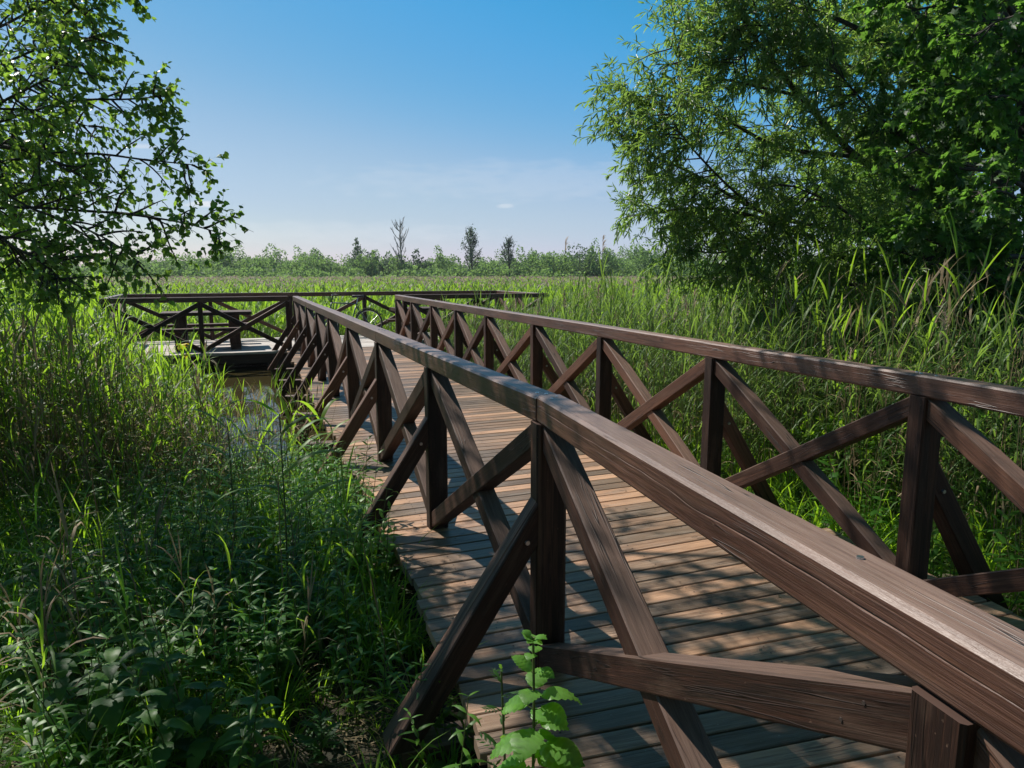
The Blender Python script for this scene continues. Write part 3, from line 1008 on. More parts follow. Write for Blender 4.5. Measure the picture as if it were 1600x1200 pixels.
def pts_in(n, x0, x1, y0, y1, dens=None):
    x = RNG.uniform(x0, x1, n); y = RNG.uniform(y0, y1, n)
    k = np.ones(n, bool) if dens is None else dens(x, y)
    x, y = x[k], y[k]
    return np.stack([x, y, ground_h(x, y) - .01], -1)


def viewable(x, y, m=1.2):
    return np.abs(x) < .72 * y + m


RM = [M['reed'], M['reedstem'], M['dead'], M['plume']]

# --- reed beds near the walk: dense stuff
T_green = [reed_t(rs(1.25, 1.7), 8, .04) for _ in range(10)]
T_mixed = [reed_t(rs(1.3, 1.85), 8, .35) for _ in range(10)]
T_bare = [reed_t(rs(1.1, 1.9), 3, .9) for _ in range(6)]
T_stem = [reed_t(rs(1.3, 1.7), 5, .10, False, .8) for _ in range(8)]
T_right = [reed_t(rs(1.35, 1.75), 11, .30, k in (3,), .62) for k in range(12)]
# left bed
p = pts_in(8200, -12, -1.6, 4.9, 13.5, lambda x, y: free(x, y) & ~inpond(x, y) & viewable(x, y) & (y > 5.1 + .35 * np.sin(x * 1.7)) & (x < -.425 * y))
rat = p[:, 0] / p[:, 1]
want = 1.56 - p[:, 1] * np.interp(rat, [-.72, -.60, -.54, -.46, -.40], [.030, .045, .090, .115, .175]) + .36
o = np_build('reed_bed', scatter(T_mixed[:3] + T_green[:5] + T_stem, p, np.clip(want, .22, 1.6) / 1.38 * RNG.uniform(.62, 1.04, len(p)), .05), RM)
tag(o, 'dense green reeds standing in the marsh left of the boardwalk', 'reeds', kind='stuff')
# broken, bare stalks in the left bed
p = pts_in(1900, -8, -1.9, 4.9, 8.0, lambda x, y: free(x, y) & viewable(x, y))
o = np_build('reed_stalks', scatter(T_bare, p, np.where(p[:, 0] / p[:, 1] > -.56, .62, .9) * RNG.uniform(.6, 1.0, len(p)), .12), RM)
tag(o, 'thin bare stalks among the reeds left of the boardwalk', 'reeds', kind='stuff')
# right bed
p = pts_in(17000, -2.2, 11, 3.4, 17.5, lambda x, y: free(x, y, 1.45) & (walk_dist(x, y) > 0) & viewable(x, y) & ((walk_dist(x, y) > 1.9) | (y > 5.5)))
rat = p[:, 0] / p[:, 1]
want = 1.56 - p[:, 1] * np.interp(rat, [-.1, .06, .11, .2, .5], [.055, .050, .032, .042, .062]) - p[:, 2]
want = np.clip(want, .4, 2.0)
o = np_build('reed_bed', scatter(T_right + T_bare[:3], p, want / 1.66 * RNG.uniform(.55, 1.05, len(p)), .055), [M['reed_shaded'], M['reedstem'], M['dead'], M['plume']])
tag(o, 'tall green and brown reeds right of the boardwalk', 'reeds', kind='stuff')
p = pts_in(2000, 2.4, 9, 4.6, 10, lambda x, y: viewable(x, y))
o = np_build('reed_stalks', scatter(T_bare, p, RNG.uniform(.7, 1.1, len(p)), .13), RM)
tag(o, 'bare straw coloured reed stalks in the shade at the far right', 'reeds', kind='stuff')
# middle distance behind the platform
T_mid = [thin_reed_t(rs(1.35, 1.75), False, 7) for _ in range(10)]
p = pts_in(15000, -24, 20, 12.5, 31, lambda x, y: free(x, y) & ~inpond(x, y) & viewable(x, y, 2) & ((y > 18) | (x < -7.6) | (x > .6)))
o = np_build('reed_bed', scatter(T_mid, p, RNG.uniform(.75, 1.02, len(p)), .08), RM)
tag(o, 'bright green reeds in the marsh behind the platform', 'reeds', kind='stuff')
T_far = [thin_reed_t(rs(1.4, 1.7), k < 3, 6) for k in range(10)]
p = pts_in(24000, -75, 75, 31, 72, lambda x, y: viewable(x, y, 3) & (RNG.uniform(0, 1, len(x)) < 1.25 - y / 90))
o = np_build('reed_field', scatter(T_far, p, RNG.uniform(.80, 1.08, len(p)), .08), RM)
tag(o, 'wide pale field of reeds with pinkish seed heads reaching the trees', 'reeds', kind='stuff')
T_ff = [thin_reed_t(rs(1.5, 1.8), k % 2 == 0, 6) for k in range(6)]
for t in T_ff: t.v[:, :2] *= 2.6
p = pts_in(17000, -110, 110, 66, 118, lambda x, y: viewable(x, y, 3))
o = np_build('reed_field', scatter(T_ff, p, RNG.uniform(.78, 1.02, len(p)), .05), RM)
tag(o, 'far strip of pinkish reeds in front of the tree line', 'reeds', kind='stuff')

# --- single tall reeds with seed heads
for i, (px, py, Y, lab) in enumerate([(880, 372, 11.0, 'tallest thin reed with a seed head left of the willow crown'), (938, 368, 9.0, 'tall reed with a brown seed head touching the willow leaves'),
                              (1010, 425, 9.5, 'reed with a tan seed head below the lower left edge of the willow'), (985, 440, 8.5, 'short reed with a tan plume behind the right handrail')]):
    a = at(px, py, Y); gz = float(ground_h(a[0], a[1])); H = a[2] - gz
    ps = [stalk([(0, 0, 0), (.01, 0, H * .5), (.03, 0, H - .16)], .004, .002, 1, .8)]
    for k in range(4): ps.append(arc_blade((.01, 0, H * rs(.3, .7)), rs(0, 6.28), 1.1, .3, .02, 1.2, 0, .7, 4, .2))
    for k in range(26): ps.append(arc_blade((.03, 0, H - .2 + .007 * k), rs(-.8, 1.2), rs(.6, 1.4), rs(.05, .12), .012, rs(.4, 1.4), 3, rs(0, 1), 3, 0))
    root = empty('tall_reed', (a[0], a[1], gz), lab, 'reed', 'tall single reeds with seed heads')
    pp = join(ps); pp.v = pp.v + np.array([a[0], a[1], gz])
    np_build('reed_plant', pp, RM, root)

# --- ground layers on the left bank
T_tuft = [tuft_t(26, .42, .009) for _ in range(6)]
T_short = [tuft_t(22, .22, .007) for _ in range(6)]
T_herb = [herb_t(rs(.34, .6), 7, .095) for _ in range(8)]
T_lanc = [herb_t(rs(.4, .62), 9, .10, .2) for _ in range(8)]
T_small = [herb_t(rs(.12, .25), 4, .05, .5) for _ in range(6)]
bare = lambda x, y: np.exp(-(((x + .70) / .62) ** 2 + ((y - 2.1) / 1.0) ** 2))


def leftbank(x, y):
    return (walk_dist(x, y) < -1.33) & viewable(x, y, .6) & ~inpond(x, y) & (RNG.uniform(0, 1, len(x)) > bare(x, y))
p = pts_in(2000, -6, .3, 1.25, 7.6, lambda x, y: leftbank(x, y) & ((y > 3.6 + .5 * np.sin(x * 2)) | (RNG.uniform(0, 1, len(x)) < .22)))
o = np_build('grass', scatter(T_tuft, p, RNG.uniform(.6, 1.25, len(p)), .12), [M['grass']])
tag(o, 'long green grass between the herbs left of the boardwalk', 'grass', kind='stuff')
p = pts_in(2600, -5, .3, 1.1, 7.0, lambda x, y: (walk_dist(x, y) < -1.30) & viewable(x, y, .6) & (RNG.uniform(0, 1, len(x)) > .85 * bare(x, y)))
o = np_build('grass', scatter(T_short, p, RNG.uniform(.5, 1.2, len(p)), .15), [M['grass']])
tag(o, 'short grass on the dark soil in the lower left', 'grass', kind='stuff')
HM = [M['herb'], M['reedstem']]
p = pts_in(1500, -6, .1, 2.1, 7.2, lambda x, y: leftbank(x, y) & ((y > 3.5) | (RNG.uniform(0, 1, len(x)) < .38)) & ((x < -1.5 + .1 * y) | (RNG.uniform(0, 1, len(x)) < .5)))
o = np_build('ground_herbs', scatter(T_herb + T_small[:2] + T_lanc[:3], p, RNG.uniform(.55, 1.15, len(p)), .15), HM)
tag(o, 'leafy green herbs covering the left bank', 'ground cover', kind='stuff')
p = pts_in(1500, -4, .1, 2.0, 7.0, lambda x, y: (walk_dist(x, y) < -1.36) & (walk_dist(x, y) > -2.7) & (RNG.uniform(0, 1, len(x)) > .95 * bare(x, y)))
o = np_build('ground_herbs', scatter(T_lanc, p, RNG.uniform(.6, 1.15, len(p)), .15), [M['herb_sunlit'], M['reedstem']])
tag(o, 'narrow leaved herbs in the sun along the left edge of the deck', 'ground cover', kind='stuff')
p = pts_in(1500, -5, .2, 1.1, 6.5, lambda x, y: (walk_dist(x, y) < -1.3) & viewable(x, y, .6) & (RNG.uniform(0, 1, len(x)) > .7 * bare(x, y)))
o = np_build('ground_herbs', scatter(T_small, p, RNG.uniform(.4, 1.2, len(p)), .15), HM)
tag(o, 'small low leaves close to the soil on the left bank', 'ground cover', kind='stuff')
# under and right of the walk
p = pts_in(3600, 2.2, 10, 2.0, 9.5, lambda x, y: (walk_dist(x, y) > 1.36) & viewable(x, y, 1.2))
o = np_build('ground_herbs', scatter(T_herb + T_small[:2] + T_lanc[:3], p, RNG.uniform(.6, 1.35, len(p)), .15), HM)
tag(o, 'shaded leafy undergrowth right of the boardwalk', 'ground cover', kind='stuff')
p = pts_in(1900, -1, 9, 2.0, 11, lambda x, y: (walk_dist(x, y) > 1.36) & viewable(x, y, 1.2))
o = np_build('grass', scatter(T_tuft, p, RNG.uniform(.6, 1.3, len(p)), .12), [M['grass']])
tag(o, 'fine bright grass below the reeds right of the boardwalk', 'grass', kind='stuff')
# fringe growing in the water's edge at the pond
p = pts_in(1300, -3.9, -1.5, 5.8, 7.2, lambda x, y: free(x, y, 1.36) & (walk_dist(x, y) < 0))
o = np_build('grass', scatter(T_tuft, p, RNG.uniform(.38, .62, len(p)), .14), [M['grass']])
tag(o, 'bright grass on the edge of the small pond', 'grass', kind='stuff')
T_wd = [reed_t(rs(.5, .9), 6, .5, False, .5) for _ in range(6)]
p = pts_in(260, -5, .0, 1.9, 5.4, lambda x, y: leftbank(x, y))
o = np_build('grass', scatter(T_wd, p, RNG.uniform(.6, 1.1, len(p)), .13), RM)
tag(o, 'thin grass stems and dead stalks standing among the herbs', 'grass', kind='stuff')
# straw litter
n = 9000
x = RNG.uniform(-3.4, .35, n); y = RNG.uniform(1.0, 4.6, n); k = (walk_dist(x, y) < -1.22); x, y = x[k], y[k]; n = len(x)
ang = RNG.uniform(0, 3.14, n); L = RNG.uniform(.04, .2, n); wd = RNG.uniform(.001, .0032, n)
d = np.stack([np.cos(ang), np.sin(ang), RNG.normal(0, .14, n)], -1); s = np.stack([-np.sin(ang), np.cos(ang), np.zeros(n)], -1)
c = np.stack([x, y, ground_h(x, y) + .012 + RNG.uniform(0, .025, n)], -1)
v = np.stack([c - d * L[:, None] / 2 - s * wd[:, None], c - d * L[:, None] / 2 + s * wd[:, None], c + d * L[:, None] / 2 + s * wd[:, None], c + d * L[:, None] / 2 - s * wd[:, None]], 1).reshape(-1, 3)
o = np_build('straw_litter', P(v, np.arange(4 * n).reshape(-1, 4), np.zeros(n), np.repeat(RNG.uniform(0, 1, n), 4)), [M['straw']])
tag(o, 'dry straw and dead stalks scattered on the soil', 'litter', kind='stuff')


# --- individual foreground plants
def plant(name, label, cat, x, y, ps, mats, group=None, part='foliage'):
    gz = float(ground_h(x, y))
    root = empty(name, (x, y, gz), label, cat, group)
    pp = join(ps); pp.v = pp.v + np.array([x, y, gz])
    np_build(part, pp, mats, root, True)
    return root


def serrated(base, az, el, L, w, rnd, droop=1.0, n=14, mat=0, wrinkle=.06, fold=.2):
    """large toothed leaf with raised side veins, 4 columns wide"""
    p = np.array(base, float); e = el
    C, E_ = [p.copy()], [e]
    for i in range(n):
        p = p + L / n * np.array([math.cos(az) * math.cos(e), math.sin(az) * math.cos(e), math.sin(e)])
        C.append(p.copy()); e -= droop / n; E_.append(e)
    t = np.linspace(0, 1, n + 1)
    wd = w * .5 * (np.sin(np.pi * t ** .62) ** .8); wd[0] = w * .1; wd[-1] = .0003
    s = np.array([-math.sin(az), math.cos(az), 0])
    V = []
    for i in range(n + 1):
        up = np.array([-math.cos(az) * math.sin(E_[i]), -math.sin(az) * math.sin(E_[i]), math.cos(E_[i])])
        fwd = np.cross(s, up) * -1
        tooth = 1 + (.09 if i % 2 else -.03)
        for c_ in (-1, -.5, 0, .5, 1):
            a = abs(c_)
            bump = wrinkle * w * math.sin(i * math.pi + (0 if a < .6 else .5)) if 0 < a < 1 else 0
            bump = wrinkle * w * ((-1) ** i) * (1 if a == .5 else .3 if a == 1 else 0)
            V.append(C[i] + s * c_ * wd[i] * (tooth if a == 1 else 1) + up * (fold * a * wd[i] + bump - .25 * wd[i] * a * a) - fwd * (.22 * a * wd[i]))
    q = [[i * 5 + k, i * 5 + k + 1, (i + 1) * 5 + k + 1, (i + 1) * 5 + k] for i in range(n) for k in range(4)]
    return P(np.array(V), np.array(q), np.full(len(q), mat), np.full(len(V), rnd))


def figwort(x, y, H, Lf, pairs, label, group=None, seed=1, az0=.3, brighter=.9):
    random.seed(seed)
    hs = np.linspace(0, 1, 6)
    stem = np.stack([.03 * np.sin(hs * 2), .01 * hs, hs * H], -1)
    ps = [stalk(stem, .0055, .003, 1, .5, 4)]
    az = az0
    for i in range(pairs):
        t = .45 + .55 * (i / (pairs - 1)) ** .85
        b = np.array([.03 * math.sin(t * 2), .01 * t, t * H])
        L = Lf * min(1.0, (1.0 - t) * 2.3) + .03
        for s_ in (0, math.pi):
            a = az + s_ + rs(-.15, .15)
            pet = b + np.array([math.cos(a), math.sin(a), .5]) * .018 * (1 if t < .85 else .4)
            ps.append(stalk([b, pet], .002, .0016, 1, .6))
            ps.append(serrated(pet, a, rs(.1, .55) if t < .85 else rs(.6, 1.0), L * rs(.85, 1.1), L * rs(.72, .85), min(1, rs(.5, brighter)), rs(1.1, 1.9), 14))
        az += math.pi / 2 + rs(-.15, .15)
    for k in range(9):
        ps.append(serrated(stem[-1] + np.array([0, 0, -.01]), rs(0, 6.28), rs(.4, 1.3), rs(.025, .045), .022, rs(.7, 1), .8, 6))
    for k in range(12):
        t = rs(.5, .84); aa = rs(-.6, 3.7)
        ps.append(serrated((.03 + math.cos(aa) * .02, .01 + math.sin(aa) * .02, H * t), aa, rs(.0, .5), Lf * rs(.5, 1.0), Lf * rs(.42, .6), rs(.55, 1), rs(1.2, 2.0), 14))
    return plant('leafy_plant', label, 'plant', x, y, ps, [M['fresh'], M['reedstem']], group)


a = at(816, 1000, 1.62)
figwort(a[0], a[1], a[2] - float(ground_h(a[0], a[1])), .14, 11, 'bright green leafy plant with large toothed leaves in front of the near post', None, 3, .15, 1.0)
# thistle-like neighbour
def thistle(x, y, H, label):
    ps = [stalk([(0, 0, 0), (.01, 0, H * .6), (.0, .01, H)], .005, .003, 1, .3, 4)]
    az = 0
    for i in range(15):
        t = .12 + .88 * i / 14; az += 2.4
        L = .15 * (1.1 - .75 * t)
        ps.append(leafblade((0, 0, t * H), az, rs(.3, 1.0) + t * .3, L, L * .2, 0, rs(.1, .5), 1.0, 6, .3, .45))
        for k in range(4):
            for sg in (-1, 1):
                f = .25 + .18 * k
                b = np.array([math.cos(az) * L * f * .85, math.sin(az) * L * f * .85, t * H + L * f * .35])
                ps.append(leafblade(b, az + sg * .9, .3, L * .28, L * .09, 0, rs(.1, .5), .3, 2, .2))
    return plant('thistle', label, 'plant', x, y, ps, [M['broad'], M['reedstem']])
a = at(783, 1045, 1.95)
thistle(a[0], a[1], a[2] - float(ground_h(a[0], a[1])), 'dark spiky thistle beside the deck edge, left of the bright leafy plant')
a = onz(690, 1150, -.25)
plant('dock_plant', 'low plant of shaded jagged leaves beside the foot of the nearest strut', 'plant', a[0], a[1], [broad_t(9, .12, .12)], [M['broad'], M['reedstem']])
a = onz(500, 1165, -.25)
thistle(a[0], a[1], .2, 'young thistle rosette on bare soil near the bottom edge, left of the strut')

# big reeds in front with long spread leaves
for (px, Y, H, lab) in ((434, 3.35, 1.18, 'tallest foreground reed with long spreading leaves, left of the boardwalk'),
                        (352, 3.9, .98, 'foreground reed leaning left among the herbs'),
                        (905, 2.05, .36, None)):
    if lab is None: continue
    q_ = at(px, 640, Y); ps = []
    ps.append(stalk([(0, 0, 0), (.01, .0, H * .5), (.0, .02, H)], .005, .003, 1, .3, 4))
    azs = 0.1
    for i in range(9):
        t = .3 + .7 * i / 8; azs += math.pi + rs(-.35, .35)
        ps.append(arc_blade((0, 0, t * H), azs, rs(.55, .95), rs(.34, .52), rs(.026, .034), rs(.5, 1.3), 0, rs(.2, .9), 7, .22))
    plant('tall_reed', lab, 'reed', q_[0], q_[1], ps, [M['reed'], M['reedstem']], 'foreground reeds')

# broad-leaved plants in the lower left corner
spots = [(110, 1130, .21, 'large burdock-like leaves in the bottom left corner'), (250, 1020, .17, 'broad leaved plant at lower left, second row from the bottom edge'),
         (60, 930, .16, 'broad leaved plant at the left edge above the corner leaves'), (330, 960, .15, 'broad leaved plant with pale leaf backs at lower left centre'),
         (330, 1130, .19, 'broad leaved plant at the bottom edge left of the grass tussock'), (200, 860, .14, 'dark broad leaved plant at the left in front of the reed bed'),
         (80, 1040, .18, 'broad leaved plant low at the left edge, next to the corner leaves'), (395, 900, .12, 'smaller broad leaved plant between the herbs left of the strut'),
         (20, 850, .15, 'broad leaved plant half cut by the left edge'), (180, 960, .15, 'broad leaved plant amid grass in the lower left'),
         (420, 1010, .14, 'broad leaved plant beside the grass tussocks, left of the nearest strut'), (480, 950, .12, 'broad leaved plant between the two near struts and the tall foreground reed'),
         (140, 1060, .17, 'broad leaved plant just above the bottom left corner leaves'), (300, 880, .13, 'broad leaved plant below the foreground reed that leans left')]
def weed(Lf, H, n):
    ps = []
    for k in range(n):
        ox, oy = rs(-.13, .13), rs(-.13, .13); h = H * rs(.65, 1.1); lx, ly = rs(-.12, .12), rs(-.12, .12)
        top = np.array([ox + lx, oy + ly, h])
        ps.append(stalk([(ox, oy, -.02), (ox + lx * .4, oy + ly * .4, h * .55), tuple(top)], .0045, .0025, 1, rs(0, 1)))
        az = rs(0, 3.1)
        for i_ in range(5):
            t = .3 + .7 * i_ / 4; b_ = np.array([ox + lx * t * t, oy + ly * t * t, h * t]); az += 1.57 + rs(-.3, .3)
            for s_ in (0, math.pi):
                L = Lf * rs(.75, 1.15) * (1.0 if t < .8 else .6)
                ps.append(serrated(b_, az + s_ + rs(-.3, .3), rs(.1, .8), L, L * rs(.36, .52), rs(0, 1), rs(.8, 1.9), 10, 0, .05, .4))
    return join(ps)


for px, py, Lf, lab in spots:
    a = onz(px, py, -.05)
    plant('broad_leaved_plant', lab, 'plant', a[0], a[1], [weed(Lf * .85, .44, 4)], [M['broad'], M['reedstem']], 'broad leaved plants on the left bank')
# tussocks
for px, py, lab in ((430, 1120, 'grass tussock at the bottom edge on bare soil'), (560, 980, 'grass tussock between the near struts'), (30, 1000, 'grass tussock at the left edge'), (620, 1010, 'fresh grass tuft beside the deck edge')):
    a = onz(px, py, -.25)
    plant('grass_tussock', lab, 'grass', a[0], a[1], [tuft_t(60, .38, .008)], [M['grass']], 'grass tussocks on the left bank')
# nettle-like stems by the deck edge
for px, py, H, lab in ((600, 880, .62, 'tallest leafy stem at the deck edge beside the second strut'), (560, 850, .55, 'leafy stem left of the second strut'), (570, 945, .5, 'leafy stem between the two nearest struts'), (505, 820, .6, 'leafy stem in the sun left of the third strut'), (640, 930, .42, 'short leafy stem leaning on the deck edge'), (590, 790, .5, 'leafy stem at the deck edge by the third post of the left railing'), (535, 905, .5, 'leafy stem beside the foot of the second strut'), (480, 870, .5, 'leafy stem in the grass left of the second strut')):
    a = onz(px, py, -.3)
    if walk_dist(a[0], a[1]) > -1.36: a[0] -= .12
    plant('leafy_herb', lab, 'plant', a[0], a[1], [herb_t(H * 1.14, 11, .13, .3), herb_t(H, 10, .12, .3), herb_t(H * .8, 8, .11, .3)], [M['herb_sunlit'], M['reedstem']], 'leafy stems along the deck edge')
# leaves reaching over the deck at the left (broad reed blades)
for px, py, Y, az, lab in ((455, 640, 7.1, 2.2, 'broad green reed at the pond edge, left of the boardwalk struts'), (500, 690, 6.0, 1.0, 'broad green reed touching the struts of the left railing'), (445, 730, 5.2, 2.8, 'broad green reed in front of the cross beam ends'), (400, 700, 5.4, 2.6, 'broad green reed in front of the open water')):
    q_ = at(px, py, Y); ps = []
    H = .5 if px in (445, 400) else .75
    ps.append(stalk([(0, 0, 0), (.01, .0, H * .5), (.0, .02, H)], .005, .003, 1, .3, 4))
    for i in range(7):
        az += math.pi + rs(-.5, .5)
        ps.append(arc_blade((0, 0, H * (.3 + .7 * i / 6)), az, rs(.8, 1.25), rs(.4, .6), rs(.032, .042), rs(.3, 1.0), 0, rs(.6, 1), 6, .2))
    x_, y_ = q_[0], q_[1]
    if walk_dist(x_, y_) > -1.36: x_ -= .25
    plant('broad_reed', lab, 'reed', x_, y_, ps, [M['reed'], M['reedstem']], 'broad bright reeds at the pond edge')
# yellow iris and yellowing plant
a = at(286, 540, 7.0); gz = float(ground_h(a[0], a[1])); H = a[2] - gz
root = empty('yellow_iris', (a[0], a[1], gz), 'yellow iris flower among the reeds left of the water', 'flower')
ps = [stalk([(0, 0, 0), (0, 0, H)], .006, .004, 1, .5, 5)]
for k in range(5): ps.append(arc_blade((0, 0, 0), rs(0, 6.28), 1.35, H * .95, .03, .4, 0, .6, 6, .2))
pp = join(ps); pp.v += np.array([a[0], a[1], gz]); np_build('leaves', pp, RM, root)
for zz, sc in ((0, 1), (-.10, .8)):
    ps = []
    for k in range(6): ps.append(leafblade((0.02 * (zz < 0), 0, H + zz), k * 1.05, .9 if k % 2 else .2, .085 * sc, .06 * sc, 0, rs(0, 1), 2.2, 6, .1))
    pp = join(ps); pp.v += np.array([a[0], a[1], gz]); np_build('bloom', pp, [M['petal']], root)
a = at(1092, 610, 6.6)
plant('yellowing_plant', 'slender plant with yellow leaves seen behind the right railing', 'plant', a[0], a[1], [herb_t(1.1, 14, .085, .38)], [M['yellow'], M['reedstem']])


# ------------------------------------------------------------------ trees
def bez(pts, n):
    """smooth curve through control points"""
    pts = [np.asarray(p, float) for p in pts]
    P_ = [2 * pts[0] - pts[1]] + pts + [2 * pts[-1] - pts[-2]]
    out = []
    m_ = len(pts) - 1
    for i in range(m_):
        a, b, c, d = P_[i:i + 4]
        for k in range(n):
            t = k / n
            out.append(.5 * ((2 * b) + (c - a) * t + (2 * a - 5 * b + 4 * c - d) * t * t + (-a + 3 * b - 3 * c + d) * t ** 3))
    out.append(pts[-1])
    return np.array(out)


class Tree:
    def __init__(self): self.wood = []; self.tw = []; self.lp = []; self.ld = []

    def limb(self, path, r0, r1, n=7):
        self.wood.append(stalk(path, r0, r1, 0, .5, n))

    def spray(self, path, t0, count, L, lev, leaf_step, droop, spread=.9, twr=.004, jit=.5, leafout=True):
        """grow side shoots along path; last level carries leaves"""
        n = len(path)
        for k in range(count):
            t = t0 + (1 - t0) * (k + rs(0, 1)) / count
            i = min(n - 2, int(t * (n - 1)))
            f = t * (n - 1) - i
            p = path[i] * (1 - f) + path[i + 1] * f
            tan = path[i + 1] - path[i]; tan /= np.linalg.norm(tan) + 1e-9
            rd = RNG.normal(0, 1, 3); rd -= tan * rd.dot(tan); rd /= np.linalg.norm(rd) + 1e-9
            d = tan * (1 - spread * .45) + rd * spread
            d /= np.linalg.norm(d)
            LL = L * rs(.6, 1.2) * (1.05 - .5 * t)
            m_ = 6
            q = [p]; dd = d
            for j in range(m_):
                dd = dd + np.array([0, 0, -droop / m_]) + RNG.normal(0, .10, 3); dd = dd / np.linalg.norm(dd)
                q.append(q[-1] + dd * LL / m_)
            q = np.array(q)
            if lev > 0:
                self.wood.append(stalk(q, twr * (1 + lev * 1.1), twr * .7, 0, .5, 4))
                self.spray(q, .15, self.sub[lev - 1], L * self.shr[lev - 1], lev - 1, leaf_step, droop, spread, twr * .7)
                self.leaves(q[3:], leaf_step, jit)
            else:
                self.tw.append(strip(q, np.linspace(.0022, .001, len(q)), (.7, .3, .6), 0, .5))
                self.leaves(q, leaf_step, jit)

    def leaves(self, q, step, jit):
        seg = np.linalg.norm(np.diff(q, axis=0), axis=1); L = seg.sum()
        k = max(1, int(L / step))
        t = np.sort(RNG.uniform(0, 1, k)) * (len(q) - 1)
        i = np.minimum(t.astype(int), len(q) - 2); f = (t - i)[:, None]
        p = q[i] * (1 - f) + q[i + 1] * f
        d = (q[i + 1] - q[i]) / (seg[i][:, None] + 1e-9)
        d = d * .7 + RNG.normal(0, jit, (k, 3)) + np.array([0, 0, self.ldroop])
        self.lp.append(p); self.ld.append(d)

    def build(self, name, label, base, tmpl, size, mat, trunk_mat, cat='tree', group=None, drop=None, upbias=.6):
        root = empty(name, base, label, cat, group)
        np_build('trunk', join(self.wood), [trunk_mat], root, True)
        pos = np.concatenate(self.lp); d = np.concatenate(self.ld)
        if drop is not None:
            k = drop(pos); pos, d = pos[k], d[k]
        n = len(pos)
        # light and dark clumps: leaf tone follows broad patches of the crown as well as chance
        cl = .5 + .5 * np.sin(pos[:, 0] * 3.1 + 1.3 * np.sin(pos[:, 2] * 2.7)) * np.sin(pos[:, 2] * 3.3 + pos[:, 1] * 2.1)
        rnd = np.clip(RNG.uniform(0, 1, n) * .7 + cl * .3, 0, 1)
        lv = place_leaves(*tmpl, pos, d, size * RNG.uniform(.65, 1.25, n), rnd, 0, upbias)
        parts = [lv]
        if self.tw:
            tw = join(self.tw); tw.mat[:] = 1; parts.append(tw)
        np_build('crown', join(parts), [mat, trunk_mat], root)
        print(name, 'leaves', n)
        return root


# left tree (alder/birch kind) : trunk just outside the left edge, crown over the near end of the walk
T = Tree(); T.sub = [5, 5]; T.shr = [.55, .6]; T.ldroop = -.35
tb = np.array([-4.75, 4.95, -.35])
trunk = bez([tb, tb + [.1, 0, 1.6], tb + [-.05, .1, 3.0], tb + [.1, 0, 4.4], tb + [.3, .2, 6.2]], 6)
T.limb(trunk, .15, .06, 10)
def limb_px(T, start, pix, r0, cnt, L, lev, step, t0=.12, droop=.25, spread=.9):
    path = bez([start] + [at(*p) if len(p) == 3 and p[1] > -900 else np.array(p) for p in pix], 7)
    T.limb(path, r0, r0 * .22, 6)
    T.spray(path, t0, cnt, L, lev, step, droop, spread)
S = lambda h: np.array([tb[0] + .05, tb[1], h])
for pix, h in (([(-40, 330, 6.4), (140, 330, 6.2), (270, 345, 6.1), (350, 366, 6.0)], 1.7),
               ([(-40, 260, 6.6), (120, 240, 6.5), (230, 250, 6.4), (305, 258, 6.3)], 2.2),
               ([(-40, 200, 6.8), (100, 160, 6.6), (200, 155, 6.5), (262, 150, 6.4)], 2.6),
               ([(-60, 300, 6.0), (60, 330, 5.9), (160, 370, 5.8), (225, 415, 5.7)], 1.5),
               ([(-60, 360, 5.8), (20, 385, 5.7), (70, 415, 5.6), (100, 440, 5.6)], 1.2),
               ([(-60, 120, 6.9), (50, 80, 6.8), (110, 60, 6.7), (150, 60, 6.6)], 3.1),
               ([(-60, 60, 7.0), (60, 10, 6.9), (120, -30, 6.8), (190, -28, 6.6)], 3.5),
               ([(-60, 250, 7.2), (40, 200, 7.3), (100, 190, 7.2), (150, 200, 7.1)], 2.6),
               ([(-60, 180, 6.2), (20, 150, 6.1), (80, 120, 6.1), (130, 100, 6.0)], 3.0),
               ([(-60, 0, 6.9), (30, -40, 6.8), (90, -10, 6.7), (140, 30, 6.6)], 3.7),
               ([(-60, 230, 6.1), (0, 230, 6.0), (60, 240, 6.0), (110, 270, 5.9)], 2.4),
               ([(-60, 400, 6.2), (0, 400, 6.2), (60, 395, 6.1), (110, 405, 6.0)], 1.1),
               ([(-80, 340, 7.6), (-20, 250, 7.8), (40, 130, 7.8), (90, 60, 7.7)], 2.2),
               ([(-80, 240, 8.0), (-20, 120, 8.2), (30, 40, 8.2), (70, -20, 8.0)], 3.0),
               ([(-80, 340, 8.2), (0, 340, 8.2), (70, 250, 8.2), (130, 210, 8.0)], 2.0),
               ([(-60, 320, 7.4), (20, 290, 7.5), (90, 290, 7.5), (180, 310, 7.4)], 2.0)):
    limb_px(T, S(1.56 + (h - 1.56) * .75), [(a_, b_, c_ * .75) for a_, b_, c_ in pix], .014, 28, .40, 1, .0108, .05)
